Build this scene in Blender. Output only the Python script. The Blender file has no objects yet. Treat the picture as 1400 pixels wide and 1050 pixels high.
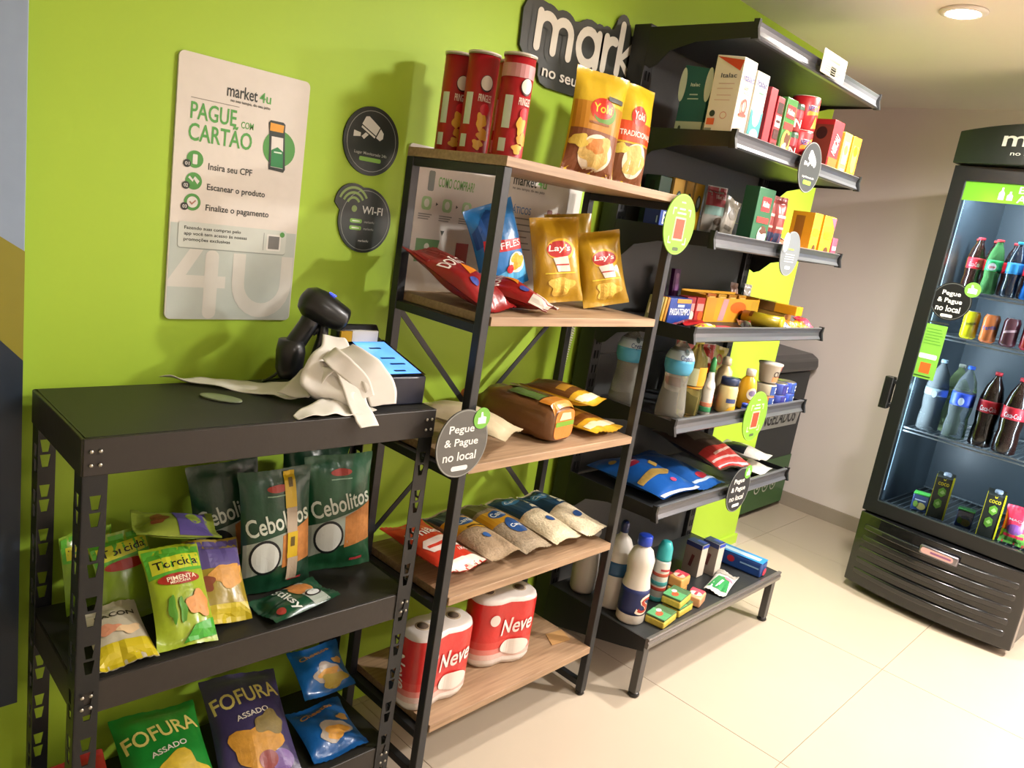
import bpy, bmesh, math, random
from mathutils import Vector, Matrix, noise
random.seed(11)
PI = math.pi
rad = math.radians
SC = bpy.context.scene
COL = SC.collection

# ---------------------------------------------------------------- camera
cam = bpy.data.cameras.new('camera')
cam.sensor_width = 36.0
cam.lens = 36.0 * 1053.67 / 1400.0
cam.clip_start = 0.02
cam_o = bpy.data.objects.new('camera', cam)
COL.objects.link(cam_o)
_y, _p, _r = rad(-47.5154), rad(-12.5022), rad(9.0941)
_f = Vector((math.sin(-_y) * math.cos(_p), math.cos(_y) * math.cos(_p), math.sin(_p)))
_rt = _f.cross(Vector((0, 0, 1))).normalized()
_up = _rt.cross(_f)
_r2 = _rt * math.cos(_r) + _up * math.sin(_r)
_u2 = -_rt * math.sin(_r) + _up * math.cos(_r)
cam_o.matrix_world = Matrix(((_r2.x, _u2.x, -_f.x, 0.0), (_r2.y, _u2.y, -_f.y, -1.638), (_r2.z, _u2.z, -_f.z, 1.5), (0, 0, 0, 1)))
SC.camera = cam_o

# ---------------------------------------------------------------- world, exposure
w = bpy.data.worlds.new('world')
SC.world = w
w.use_nodes = True
w.node_tree.nodes['Background'].inputs[0].default_value = (1.0, 0.93, 0.86, 1)
w.node_tree.nodes['Background'].inputs[1].default_value = 0.12
SC.view_settings.view_transform = 'Standard'
SC.view_settings.look = 'None'
SC.view_settings.gamma = 1.0
SC.view_settings.use_curve_mapping = False
SC.view_settings.exposure = 0.12
SC.cycles.use_denoising = True
SC.cycles.max_bounces = 8
SC.cycles.caustics_reflective = False
SC.cycles.caustics_refractive = False
SC.cycles.sample_clamp_indirect = 4.0
# the ceiling downlights: x, y, watts, colour (builder below); last two are unseen, added as fill
DOWNLIGHTS = [(2.95, -0.684, 18.0, (1.0, 0.93, 0.84), 'over the drinks cooler'), (2.05, -1.24, 9.5, (1.0, 0.95, 0.92), 'above the aisle in front of the oak rack'), (3.55, -2.2, 46.0, (1.0, 0.94, 0.89), 'added as unseen fill at the far end of the aisle'), (0.9, -2.6, 3.0, (1.0, 0.94, 0.88), 'added as unseen fill behind the photographer')]
CEIL = 2.373

# ---------------------------------------------------------------- materials
def lin(h):
    h = h.lstrip('#')
    o = []
    for i in (0, 2, 4):
        c = int(h[i:i + 2], 16) / 255.0
        o.append(c / 12.92 if c <= 0.04045 else ((c + 0.055) / 1.055) ** 2.4)
    return o

MATS = {}
KIND = {  # rough, metallic, specular, colour noise, noise scale, bump, coat
    'paint': (0.55, 0, 0.35, 0.05, 3.0, 0.05, 0), 'matte': (0.75, 0, 0.3, 0.05, 8.0, 0.02, 0),
    'film': (0.30, 0, 0.5, 0.12, 26.0, 0.30, 0.2), 'print': (0.38, 0, 0.4, 0.05, 30.0, 0.0, 0),
    'paper': (0.7, 0, 0.25, 0.05, 20.0, 0.04, 0), 'board': (0.5, 0, 0.4, 0.05, 20.0, 0.01, 0.05),
    'plastic': (0.33, 0, 0.5, 0.04, 10.0, 0.0, 0.1), 'powder': (0.42, 0.0, 0.45, 0.10, 60.0, 0.05, 0),
    'metal': (0.3, 0.9, 0.5, 0.05, 20.0, 0.02, 0), 'rail': (0.28, 0.35, 0.5, 0.05, 20.0, 0.0, 0.2),
    'gloss': (0.14, 0, 0.5, 0.03, 5.0, 0.0, 0.4), 'grain': (0.6, 0, 0.3, 0.45, 160.0, 0.35, 0), 'crisp': (0.5, 0, 0.4, 0.35, 60.0, 0.2, 0)}

def mt(hexc, kind='print'):
    key = (hexc, kind)
    if key in MATS:
        return MATS[key]
    rough, metal, spec, cn, cs, bump, coat = KIND.get(kind, KIND['print'])
    m = bpy.data.materials.new(kind + '_' + hexc.lstrip('#'))
    m.use_nodes = True
    nt = m.node_tree
    b = nt.nodes['Principled BSDF']
    c = lin(hexc)
    tc = nt.nodes.new('ShaderNodeTexCoord')
    nz = nt.nodes.new('ShaderNodeTexNoise')
    nz.inputs['Scale'].default_value = cs
    nz.inputs['Detail'].default_value = 3.0
    nt.links.new(tc.outputs['Object'], nz.inputs['Vector'])
    mx = nt.nodes.new('ShaderNodeMix')
    mx.data_type = 'RGBA'
    mx.inputs[6].default_value = [min(1, v * (1 - cn)) for v in c] + [1]
    mx.inputs[7].default_value = [min(1, v * (1 + cn)) for v in c] + [1]
    nt.links.new(nz.outputs['Fac'], mx.inputs[0])
    nt.links.new(mx.outputs[2], b.inputs['Base Color'])
    b.inputs['Roughness'].default_value = rough
    b.inputs['Metallic'].default_value = metal
    b.inputs['Specular IOR Level'].default_value = spec
    b.inputs['Coat Weight'].default_value = coat
    b.inputs['Coat Roughness'].default_value = 0.15
    if bump:
        bp = nt.nodes.new('ShaderNodeBump')
        bp.inputs['Strength'].default_value = min(1.0, bump * 2)
        bp.inputs['Distance'].default_value = 0.004
        nt.links.new(nz.outputs['Fac'], bp.inputs['Height'])
        nt.links.new(bp.outputs['Normal'], b.inputs['Normal'])
    MATS[key] = m
    return m

def glassy(name, hexc, rough=0.05, trans=1.0, ior=1.3, alpha=1.0):
    if name in MATS:
        return MATS[name]
    m = mt(hexc, 'gloss').copy()
    m.name = name
    b = m.node_tree.nodes['Principled BSDF']
    b.inputs['Roughness'].default_value = rough
    b.inputs['Transmission Weight'].default_value = trans
    b.inputs['IOR'].default_value = ior
    b.inputs['Alpha'].default_value = alpha
    b.inputs['Coat Weight'].default_value = 0
    MATS[name] = m
    return m

def emit(name, hexc, strength):
    m = mt(hexc, 'gloss').copy()
    m.name = name
    b = m.node_tree.nodes['Principled BSDF']
    b.inputs['Emission Color'].default_value = lin(hexc) + [1]
    b.inputs['Emission Strength'].default_value = strength
    return m

def wood_mat():
    m = bpy.data.materials.new('oak_melamine')
    m.use_nodes = True
    nt = m.node_tree
    b = nt.nodes['Principled BSDF']
    tc = nt.nodes.new('ShaderNodeTexCoord')
    mp = nt.nodes.new('ShaderNodeMapping')
    mp.inputs['Scale'].default_value = (3.0, 60.0, 60.0)
    nz = nt.nodes.new('ShaderNodeTexNoise')
    nz.inputs['Scale'].default_value = 2.0
    nz.inputs['Detail'].default_value = 5.0
    cr = nt.nodes.new('ShaderNodeValToRGB')
    cr.color_ramp.elements[0].position = 0.3
    cr.color_ramp.elements[0].color = lin('8f7358') + [1]
    cr.color_ramp.elements[1].position = 0.7
    cr.color_ramp.elements[1].color = lin('ad8f70') + [1]
    nt.links.new(tc.outputs['Object'], mp.inputs['Vector'])
    nt.links.new(mp.outputs['Vector'], nz.inputs['Vector'])
    nt.links.new(nz.outputs['Fac'], cr.inputs['Fac'])
    nt.links.new(cr.outputs['Color'], b.inputs['Base Color'])
    b.inputs['Roughness'].default_value = 0.5
    return m

WOOD = wood_mat()
BLACK = mt('17191a', 'powder')
LIME = 'a2c438'

# ---------------------------------------------------------------- mesh helpers
class MB:
    def __init__(s):
        s.v, s.f, s.sm = [], [], []

    def add(s, vs, fs, smooth=False):
        n = len(s.v)
        s.v += [tuple(v) for v in vs]
        for f in fs:
            s.f.append(tuple(i + n for i in f))
            s.sm.append(smooth)
        return s

    def box(s, x0, x1, y0, y1, z0, z1):
        return s.add([(x0, y0, z0), (x1, y0, z0), (x1, y1, z0), (x0, y1, z0), (x0, y0, z1), (x1, y0, z1), (x1, y1, z1), (x0, y1, z1)],
                     [(0, 3, 2, 1), (4, 5, 6, 7), (0, 1, 5, 4), (1, 2, 6, 5), (2, 3, 7, 6), (3, 0, 4, 7)])

    def prism(s, pts, a, b, axis='y'):
        n = len(pts)
        def P(u, v, t):
            return (u, t, v) if axis == 'y' else ((t, u, v) if axis == 'x' else (u, v, t))
        vs = [P(u, v, a) for u, v in pts] + [P(u, v, b) for u, v in pts]
        fs = [tuple(range(n - 1, -1, -1)), tuple(range(n, 2 * n))] + [(i, (i + 1) % n, n + (i + 1) % n, n + i) for i in range(n)]
        return s.add(vs, fs)

    def lathe(s, prof, n=24, c=(0, 0, 0), smooth=True):
        vs, fs = [], []
        for r, z in prof:
            for k in range(n):
                a = 2 * PI * k / n
                vs.append((c[0] + r * math.cos(a), c[1] + r * math.sin(a), c[2] + z))
        for j in range(len(prof) - 1):
            for k in range(n):
                fs.append((j * n + k, j * n + (k + 1) % n, (j + 1) * n + (k + 1) % n, (j + 1) * n + k))
        fs.append(tuple(range(n - 1, -1, -1)))
        fs.append(tuple(range((len(prof) - 1) * n, len(prof) * n)))
        return s.add(vs, fs, smooth)

    def tube(s, pts, r, n=8, smooth=True):
        pts = [Vector(p) for p in pts]
        vs, fs = [], []
        pv = None
        for i, p in enumerate(pts):
            d = (pts[min(i + 1, len(pts) - 1)] - pts[max(i - 1, 0)]).normalized()
            if pv is None:
                pv = d.orthogonal().normalized()
            pv = (pv - d * pv.dot(d)).normalized()
            q = d.cross(pv)
            rr = r[i] if isinstance(r, (list, tuple)) else r
            for k in range(n):
                a = 2 * PI * k / n
                vs.append(p + (pv * math.cos(a) + q * math.sin(a)) * rr)
        for j in range(len(pts) - 1):
            for k in range(n):
                fs.append((j * n + k, j * n + (k + 1) % n, (j + 1) * n + (k + 1) % n, (j + 1) * n + k))
        fs.append(tuple(range(n - 1, -1, -1)))
        fs.append(tuple(range((len(pts) - 1) * n, len(pts) * n)))
        return s.add(vs, fs, smooth)

    def loft(s, secs, smooth=True):
        n = len(secs[0])
        vs = [p for sec in secs for p in sec]
        fs = []
        for j in range(len(secs) - 1):
            for k in range(n):
                fs.append((j * n + k, j * n + (k + 1) % n, (j + 1) * n + (k + 1) % n, (j + 1) * n + k))
        fs.append(tuple(range(n - 1, -1, -1)))
        fs.append(tuple(range((len(secs) - 1) * n, len(secs) * n)))
        return s.add(vs, fs, smooth)

    def grid(s, fn, nu, nv, smooth=True):
        vs = [fn(i / nu, j / nv) for j in range(nv + 1) for i in range(nu + 1)]
        fs = [(j * (nu + 1) + i, j * (nu + 1) + i + 1, (j + 1) * (nu + 1) + i + 1, (j + 1) * (nu + 1) + i) for j in range(nv) for i in range(nu)]
        return s.add(vs, fs, smooth)

    def mesh(s, name, bev=0.0, seg=2, fix=True):
        me = bpy.data.meshes.new(name)
        me.from_pydata(s.v, [], s.f)
        me.polygons.foreach_set('use_smooth', s.sm)
        if bev or fix:
            bm = bmesh.new()
            bm.from_mesh(me)
            if fix:
                bmesh.ops.recalc_face_normals(bm, faces=bm.faces)
            if bev:
                es = [e for e in bm.edges if len(e.link_faces) == 2 and e.calc_face_angle(0) > 0.5]
                r = bmesh.ops.bevel(bm, geom=es, offset=bev, segments=seg, profile=0.5, affect='EDGES', clamp_overlap=True)
                for f in r['faces']:
                    f.smooth = True
            bm.to_mesh(me)
            bm.free()
        me.update()
        return me

def obj(name, me, mat=None, parent=None, loc=(0, 0, 0), rot=(0, 0, 0), bev=0.0, seg=2):
    if isinstance(me, MB):
        me = me.mesh(name, bev, seg)
    if mat is not None and not me.materials:
        me.materials.append(mat)
    o = bpy.data.objects.new(name, me)
    COL.objects.link(o)
    o.location = loc
    o.rotation_euler = rot
    if parent:
        o.parent = parent
    return o

def tag(o, label, cat, group=None, kind=None):
    o['label'] = label
    if cat:
        o['category'] = cat
    if group:
        o['group'] = group
    if kind:
        o['kind'] = kind
    return o

def thing(name, label, cat, loc=(0, 0, 0), rot=(0, 0, 0), group=None):
    o = bpy.data.objects.new(name, None)
    COL.objects.link(o)
    o.empty_display_size = 0.05
    o.location = loc
    o.rotation_euler = rot
    return tag(o, label, cat, group)

def struct(name, mb, mat, label, parent=None, bev=0):
    o = obj(name, mb, mat, parent, bev=bev)
    if not parent:
        o['kind'] = 'structure'
        o['label'] = label
    return o

def B(x0, x1, y0, y1, z0, z1):
    return MB().box(x0, x1, y0, y1, z0, z1)

# ---------------------------------------------------------------- flat print: text and shapes laid on a surface
TXT = {}
def text2d(s, bold=0.0):
    bold = min(bold, 0.014)
    if (s, bold) not in TXT:
        c = bpy.data.curves.new('t', 'FONT')
        c.body = s
        c.size = 1
        c.offset = bold
        c.resolution_u = 3
        c.align_x = 'CENTER'
        o = bpy.data.objects.new('t', c)
        me = bpy.data.meshes.new_from_object(o)
        vs = [(v.co.x, v.co.y) for v in me.vertices]
        fs = [tuple(p.vertices) for p in me.polygons]
        bpy.data.objects.remove(o)
        bpy.data.curves.remove(c)
        bpy.data.meshes.remove(me)
        xs = [v[0] for v in vs]
        zs = [v[1] for v in vs]
        cx, cz = (min(xs) + max(xs)) / 2, (min(zs) + max(zs)) / 2
        TXT[(s, bold)] = ([(x - cx, z - cz) for x, z in vs], fs, max(xs) - min(xs), max(zs) - min(zs))
    return TXT[(s, bold)]

# print too small to read in the photograph is drawn as a plain line of that length
UNREADABLE = {'Metalfrio', 'aviso', 'bala', 'Salgadinho', 'rações', 'frutas', 'MAYO', 'atum', 'Farofa', 'Feijão', 'Arroz', 'Minuano', 'ype', 'Veja', 'REDE', 'SENHA', 'Baixe o', 'aplicativo', 'ATENÇÃO ', '5', '4', '3', 'café', 'Nescafé', 'OS', 'zero', 'NOCO', 'ND', 'Semi', 'Desnatado', 'Integral', 'Clássica'}
def sh_text(s, x, z, wd, h=None, rot=0.0, bold=0.012, shear=0.0):
    if s in UNREADABLE:
        hh = (h or wd * 0.2) * 0.5
        vs, fs, W, H = [(-wd / 2, -hh / 2), (wd / 2, -hh / 2), (wd / 2, hh / 2), (-wd / 2, hh / 2)], [(0, 1, 2, 3)], wd, hh
        h = hh
    else:
        vs, fs, W, H = text2d(s, bold)
    k = wd / W
    kz = h / H if h else k
    c, sn = math.cos(rot), math.sin(rot)
    out = []
    for a, b in vs:
        a, b = a * k + b * kz * shear, b * kz
        out.append((x + a * c - b * sn, z + a * sn + b * c))
    return out, fs

def sh_ell(cx, cz, rx, rz, n=28):
    return [(cx, cz)] + [(cx + rx * math.cos(2 * PI * i / n), cz + rz * math.sin(2 * PI * i / n)) for i in range(n)], [(0, 1 + i, 1 + (i + 1) % n) for i in range(n)]

def sh_ring(cx, cz, rx, rz, t, n=36, a0=0.0, a1=2 * PI):
    full = abs(a1 - a0 - 2 * PI) < 1e-6
    m = n if full else n + 1
    vs = []
    for i in range(m):
        a = a0 + (a1 - a0) * i / n
        vs += [(cx + rx * math.cos(a), cz + rz * math.sin(a)), (cx + (rx - t) * math.cos(a), cz + (rz - t) * math.sin(a))]
    return vs, [(2 * i, 2 * ((i + 1) % m), 2 * ((i + 1) % m) + 1, 2 * i + 1) for i in range(n)]

def sh_stroke(L, wd):
    """one round-ended stroke of width wd along the points L, without overlapping faces"""
    n = len(L)
    closed = math.hypot(L[0][0] - L[-1][0], L[0][1] - L[-1][1]) < 1e-6
    vs, fs = [], []
    dirs = []
    for k in range(n):
        a, b = L[max(k - 1, 0)], L[min(k + 1, n - 1)]
        if closed and k in (0, n - 1):
            a, b = L[n - 2], L[1]
        l = math.hypot(b[0] - a[0], b[1] - a[1]) or 1
        dirs.append(((b[0] - a[0]) / l, (b[1] - a[1]) / l))
        nx, nz = -dirs[-1][1] * wd / 2, dirs[-1][0] * wd / 2
        vs += [(L[k][0] + nx, L[k][1] + nz), (L[k][0] - nx, L[k][1] - nz)]
    fs += [(2 * k, 2 * k + 1, 2 * k + 3, 2 * k + 2) for k in range(n - 1)]
    if not closed:
        for (c, d, s0, ia, ib) in ((L[0], dirs[0], 1, 0, 1), (L[-1], dirs[-1], -1, 2 * n - 2, 2 * n - 1)):
            a0 = math.atan2(d[1], d[0]) + PI / 2
            q = len(vs)
            vs += [(c[0] + wd / 2 * math.cos(a0 + s0 * PI * t / 7), c[1] + wd / 2 * math.sin(a0 + s0 * PI * t / 7)) for t in range(1, 7)]
            fs.append((ia,) + tuple(range(q, q + 6)) + (ib,))
    return vs, fs

def sh_rect(x0, x1, z0, z1):
    return [(x0, z0), (x1, z0), (x1, z1), (x0, z1)], [(0, 1, 2, 3)]

def sh_poly(pts):
    return list(pts), [tuple(range(len(pts)))]

def sh_rrect(x0, x1, z0, z1, r, n=5):
    p = []
    for cx, cz, a in ((x1 - r, z1 - r, 0), (x0 + r, z1 - r, 90), (x0 + r, z0 + r, 180), (x1 - r, z0 + r, 270)):
        p += [(cx + r * math.cos(rad(a + 90 * i / n)), cz + r * math.sin(rad(a + 90 * i / n))) for i in range(n + 1)]
    return sh_poly(p)

def decal(name, shape, mat, parent, mp, off=0.001, step=0.0):
    vs, fs = shape
    bm = bmesh.new()
    bv = [bm.verts.new((x, z, 0)) for x, z in vs]
    for f in fs:
        try:
            bm.faces.new([bv[i] for i in f])
        except ValueError:
            pass
    if step:
        bmesh.ops.triangulate(bm, faces=bm.faces)
        for ax in (0, 1):
            lo, hi = min(v[ax] for v in vs), max(v[ax] for v in vs)
            k = min(14, int((hi - lo) / step))
            for i in range(1, k + 1):
                co, no = [0, 0, 0], [0, 0, 0]
                co[ax] = lo + (hi - lo) * i / (k + 1)
                no[ax] = 1
                bmesh.ops.bisect_plane(bm, geom=list(bm.verts) + list(bm.edges) + list(bm.faces), plane_co=co, plane_no=no, dist=1e-5)
    for v in bm.verts:
        v.co = mp(v.co.x, v.co.y, off)
    me = bpy.data.meshes.new(name)
    bm.to_mesh(me)
    bm.free()
    me.materials.append(mat)
    o = bpy.data.objects.new(name, me)
    COL.objects.link(o)
    o.parent = parent
    return o

def flat_map(plane='f', c=(0, 0, 0)):
    """f: faces -y (x right, z up); l: faces -x (right is -y); t: faces +z (x right, y up)"""
    cx, cy, cz = c
    if plane == 'f':
        return lambda x, z, o: Vector((cx + x, cy - o, cz + z))
    if plane == 'l':
        return lambda x, z, o: Vector((cx - o, cy - x, cz + z))
    return lambda x, z, o: Vector((cx + x, cy + z, cz + o))

def prints(root, spec, mp, fw, fh, step=0.0, base=0.0009):
    """spec in fractions of the face: x -1..1 across, z 0..1 up. mp(face) gives map, fw/fh give the face's width and height."""
    for i, d in enumerate(spec):
        k = d[0]
        o = d[-1] if isinstance(d[-1], dict) else {}
        fc = o.get('face', 'f')
        W, H = fw(fc) / 2, fh(fc)
        off = base + 0.00028 * i
        if k == 'T':
            s = sh_text(d[1], d[2] * W, d[3] * H, d[4] * 2 * W, o['h'] * H if 'h' in o else None, rad(o.get('rot', 0)), o.get('bold', 0.02), o.get('shear', 0))
            nm, c = 'lettering', d[5]
        elif k == 'E':
            s = sh_ell(d[1] * W, d[2] * H, d[3] * W, d[4] * H)
            if 'picture' in o.get('name', '') and 'plate' not in o['name']:
                r1, r2 = random.random() * 6, random.random() * 6
                cx, cz = s[0][0]
                s = ([s[0][0]] + [(cx + (x - cx) * q, cz + (z - cz) * q) for (x, z), q in ((p, 1 + 0.16 * math.sin(3 * n * 0.224 + r1) + 0.12 * math.sin(5 * n * 0.224 + r2)) for n, p in enumerate(s[0][1:]))], s[1])
            nm, c = 'badge', d[5]
        elif k == 'O':
            s = sh_ring(d[1] * W, d[2] * H, d[3] * W, d[4] * H, o.get('t', 0.004))
            nm, c = 'ring_mark', d[5]
        elif k == 'R':
            s = sh_rect(d[1] * W, d[2] * W, d[3] * H, d[4] * H)
            nm, c = 'colour_band', d[5]
        else:
            s = sh_poly([(a * W, b * H) for a, b in d[1]])
            nm, c = 'colour_field', d[2]
        decal(o.get('name', nm), s, mt(c, o.get('kind', 'print')), root, mp(fc), off, step if step else 0)

SUPPORT = [1.6145, 1.2595, 0.8985, 0.5485, 0.1835, 0.5755, 0.1515, 1.8023, 1.5133, 1.2248, 0.93, 0.6393, 0.2219]
# ---------------------------------------------------------------- goods bodies
def bag(name, label, cat, wd, h, d, col, loc, rot=(0, 0, 0), spec=(), group=None, seed=None, back=0.8, seal=0.016, puff=0.5, shrink=0.07, kind='film', seal_col=None, lump=0.004, crease=0.005):
    sd = random.random() * 50 if seed is None else seed
    rot = [float(a) for a in rot]
    ph = [random.random() * 6 for _ in range(4)]
    def half(u, v):
        inn = min(1, max(0, (v * h - seal) / (h - 2 * seal)))
        b = math.sin(PI * inn) ** puff if 0 < inn < 1 else 0.0
        a = max(0.0, 1 - u * u) ** 0.6
        e = math.exp(-min(inn, 1 - inn) * 7)
        t = d / 2 * a * b
        t += crease * a * b * e * (math.sin(u * 9 + ph[0]) + 0.6 * math.sin(u * 17 + ph[1]))
        t += lump * a * b * noise.noise(Vector((u * 1.6 + sd, v * 2.6, sd)))
        return max(0.0007, t), b
    def pt(u, v, side):
        t, b = half(u, v)
        x = u * wd / 2 * (1 - shrink * b)
        rip = 0.0016 * math.sin(x * 420) if (v * h < seal or v * h > h - seal) else 0.0
        rip += 0.006 * (1 - b) * math.sin(u * 3 + ph[2])
        return Vector((x, (t * back if side else -t) + rip, v * h))
    nu, nv = 18, 24
    vs = [(i / nu * 2 - 1) for i in range(nu + 1)]
    m = MB()
    m.grid(lambda a, b: pt(a * 2 - 1, b, 0), nu, nv)
    m.grid(lambda a, b: pt(1 - a * 2, b, 1), nu, nv)
    me = m.mesh(name, fix=False)
    bm = bmesh.new()
    bm.from_mesh(me)
    bmesh.ops.remove_doubles(bm, verts=bm.verts, dist=0.0004)
    bm.to_mesh(me)
    bm.free()
    root = obj(name, me, mt(col, kind), None, loc, [rad(a) for a in rot])
    tag(root, label, cat, group)
    # let it rest on the shelf right below it
    R3 = root.rotation_euler.to_matrix()
    low = min((R3 @ v.co).z for v in me.vertices)
    pls = [pl for pl in SUPPORT if -0.004 < loc[2] - pl < 0.046]
    if pls:
        root.location.z = max(pls) + 0.0012 - low
    def mp(fc):
        def f(x, z, off):
            v = min(1, max(0, z / h))
            _, b = half(0, v)
            u = max(-0.97, min(0.97, x / (wd / 2 * (1 - shrink * b))))
            p = pt(u, v, 0)
            return p + Vector((0, -off, 0))
        return f
    if seal_col:
        spec = [('R', -0.97, 0.97, 0.0, seal / h, seal_col, {'name': 'seal_strip'}), ('R', -0.97, 0.97, 1 - seal / h, 1.0, seal_col, {'name': 'seal_strip'})] + list(spec)
    prints(root, spec, mp, lambda f: wd, lambda f: h, 0.011, 0.0011)
    return root

def carton(name, label, cat, wd, d, h, col, loc, rot=(0, 0, 0), spec=(), group=None, kind='board', bev=0.002, slant=0.0):
    if slant:
        m = MB().prism([(d / 2, 0), (-d / 2, 0), (-d / 2, h - slant), (d / 2, h)], -wd / 2, wd / 2, 'x')
    else:
        m = B(-wd / 2, wd / 2, -d / 2, d / 2, 0, h)
    root = obj(name, m, mt(col, kind), None, loc, [rad(a) for a in rot], bev)
    tag(root, label, cat, group)
    def mp(fc):
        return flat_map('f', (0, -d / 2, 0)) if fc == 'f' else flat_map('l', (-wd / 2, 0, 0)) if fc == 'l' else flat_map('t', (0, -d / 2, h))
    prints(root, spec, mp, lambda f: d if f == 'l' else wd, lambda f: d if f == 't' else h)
    return root

def round_body(name, label, cat, prof, col, loc, rot=(0, 0, 0), spec=(), group=None, kind='plastic', parts=(), mat=None, n=28, base=0.0008):
    m = MB().lathe(prof, n)
    root = obj(name, m, mat or mt(col, kind), None, loc, [rad(a) for a in rot])
    tag(root, label, cat, group)
    H = prof[-1][1]
    def R(z):
        for (r0, z0), (r1, z1) in zip(prof, prof[1:]):
            if z0 <= z <= z1 and z1 > z0:
                return r0 + (r1 - r0) * (z - z0) / (z1 - z0)
        return prof[-1][0]
    rm = max(r for r, z in prof)
    def mp(fc):
        def f(x, z, off):
            a = x / rm
            r = R(z) + off
            return Vector((r * math.sin(a), -r * math.cos(a), z))
        return f
    prints(root, spec, mp, lambda f: PI * rm, lambda f: H, 0.006, base)
    for pn, pp, pc, pk in parts:
        obj(pn, MB().lathe(pp, n), pc if not isinstance(pc, str) else mt(pc, pk), root)
    return root

def band(prof, z0, z1, off=0.0006, n=5):
    """a sleeve that follows the profile between two heights (label round a bottle)"""
    def R(z):
        for (r0, a), (r1, b) in zip(prof, prof[1:]):
            if a <= z <= b and b > a:
                return r0 + (r1 - r0) * (z - a) / (b - a)
        return prof[-1][0]
    zs = [z0 + (z1 - z0) * i / n for i in range(n + 1)]
    return [(R(z0) - 0.001, z0)] + [(R(z) + off, z) for z in zs] + [(R(z1) - 0.001, z1)]

# ================================================================ THE SETTING
grout = B(-1.7, 4.7, -3.3, 1.1, -0.06, -0.003)
floor = struct('floor', grout, mt('9d8d78', 'matte'), 'beige floor of large square porcelain tiles')
def tile_mat():
    m = mt('bcae9b', 'paint').copy()
    m.name = 'porcelain_tile'
    nt = m.node_tree
    b = nt.nodes['Principled BSDF']
    b.inputs['Roughness'].default_value = 0.34
    b.inputs['Specular IOR Level'].default_value = 0.4
    return m
TILE = tile_mat()
TX, TY = 0.897, 0.93
tile_me = B(0.0012, TX - 0.0012, 0.0012, TY - 0.0012, -0.01, 0).mesh('tile')
tile_me.materials.append(TILE)
for i in range(-4, 4):
    for j in range(-4, 3):
        x, y = 2.208 + i * TX, -0.965 + j * TY
        if x + TX < -1.6 or x > 4.6 or y + TY < -3.2 or y > 1.0 or (y >= 0.0 and x < 3.0):
            continue
        obj('tile', tile_me, TILE, floor, (x, y, 0))
GREEN = mt(LIME, 'paint')
BEIGE = mt('e8ddd8', 'paint')
struct('wall_back', B(-1.6, 3.68, 0, 0.12, 0, CEIL), GREEN, 'lime green painted wall behind the racks')
struct('wall_right', B(4.59, 4.7, -3.2, 1.0, 0, CEIL), BEIGE, 'pale beige wall beside the drinks cooler')
struct('wall_alcove', B(3.68, 4.59, 0.95, 1.05, 0, CEIL), BEIGE, 'beige back wall of the freezer alcove')
struct('wall_left', B(-1.7, -1.6, -3.2, 0.12, 0, CEIL), BEIGE, 'beige wall at the left end of the room')
struct('wall_front', B(-1.7, 4.7, -3.3, -3.2, 0, CEIL), BEIGE, 'beige wall behind the camera')
struct('wall_return', B(3.56, 3.68, 0.12, 0.95, 0, CEIL), BEIGE, 'short beige wall closing the alcove')
struct('ceiling', B(-1.7, 4.7, -3.3, 1.05, CEIL, CEIL + 0.08), mt('efe8dc', 'paint'), 'cream painted ceiling')
struct('baseboard_right', B(4.578, 4.59, -3.2, 0.95, 0, 0.085), mt('a39788', 'paint'), 'grey beige skirting along the right wall')
struct('baseboard_back', B(-1.6, 3.692, -0.012, 0, 0, 0.05), GREEN, 'lime green skirting under the green wall')

def downlight(x, y, watts, colour, where, i):
    t = thing('ceiling_downlight', ('bright round' if i == 0 else 'round') + ' ceiling downlight ' + where, 'lamp', (x, y, CEIL), group='ceiling downlights')
    ring = [(0.075, -0.001), (0.075, -0.006), (0.06, -0.012), (0.052, -0.010), (0.052, -0.001)]
    obj('trim_ring', MB().lathe(ring, 28), mt('e8e2d8', 'plastic'), t)
    obj('lamp_face', MB().lathe([(0.05, -0.0105), (0.05, -0.0085)], 24), emit('downlight_glow', 'fff1dd', 60.0), t)
    l = bpy.data.lights.new('downlight_beam', 'SPOT')
    l.energy = watts * 10
    l.color = colour
    l.spot_size = rad(164 if i == 0 else 174)
    l.spot_blend = 0.9 if i == 0 else 0.4
    l.shadow_soft_size = 0.085
    lo = bpy.data.objects.new('downlight_beam', l)
    COL.objects.link(lo)
    lo.parent = t
    lo.location = (0, 0, -0.03)
for i, d in enumerate(DOWNLIGHTS):
    downlight(*d, i)

# ================================================================ BLACK BOLTLESS RACK
def slotted_flange(wd, h, sgn=1):
    """strip wd x h in the xz plane with pairs of keyhole slots cut right through; returns MB"""
    m = MB()
    t = 0.002
    pitch, sl = 0.094, 0.026
    def quad(a, b, c, e):
        n = len(m.v)
        for (x, z) in (a, b, c, e):
            m.v.append((x, 0, z))
        for (x, z) in (a, b, c, e):
            m.v.append((x, t, z))
        for f in ((0, 1, 2, 3), (7, 6, 5, 4), (0, 4, 5, 1), (1, 5, 6, 2), (2, 6, 7, 3), (3, 7, 4, 0)):
            m.f.append(tuple(i + n for i in f))
            m.sm.append(False)
    z = 0.0
    z1 = 0.03
    while z1 + 2 * sl + 0.01 < h:
        quad((0, z), (wd, z), (wd, z1), (0, z1))
        for k in range(2):
            a, b = z1 + k * (sl + 0.005), z1 + k * (sl + 0.005) + sl
            bl, br, tl, tr = wd * 0.42, wd * 0.68, wd * 0.32, wd * 0.78
            quad((0, a), (bl, a), (tl, b), (0, b))
            quad((br, a), (wd, a), (wd, b), (tr, b))
            if k == 0:
                quad((0, b), (wd, b), (wd, b + 0.005), (0, b + 0.005))
        z = z1 + 2 * sl + 0.005
        z1 += pitch
    quad((0, z), (wd, z), (wd, h), (0, h))
    return m

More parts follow.
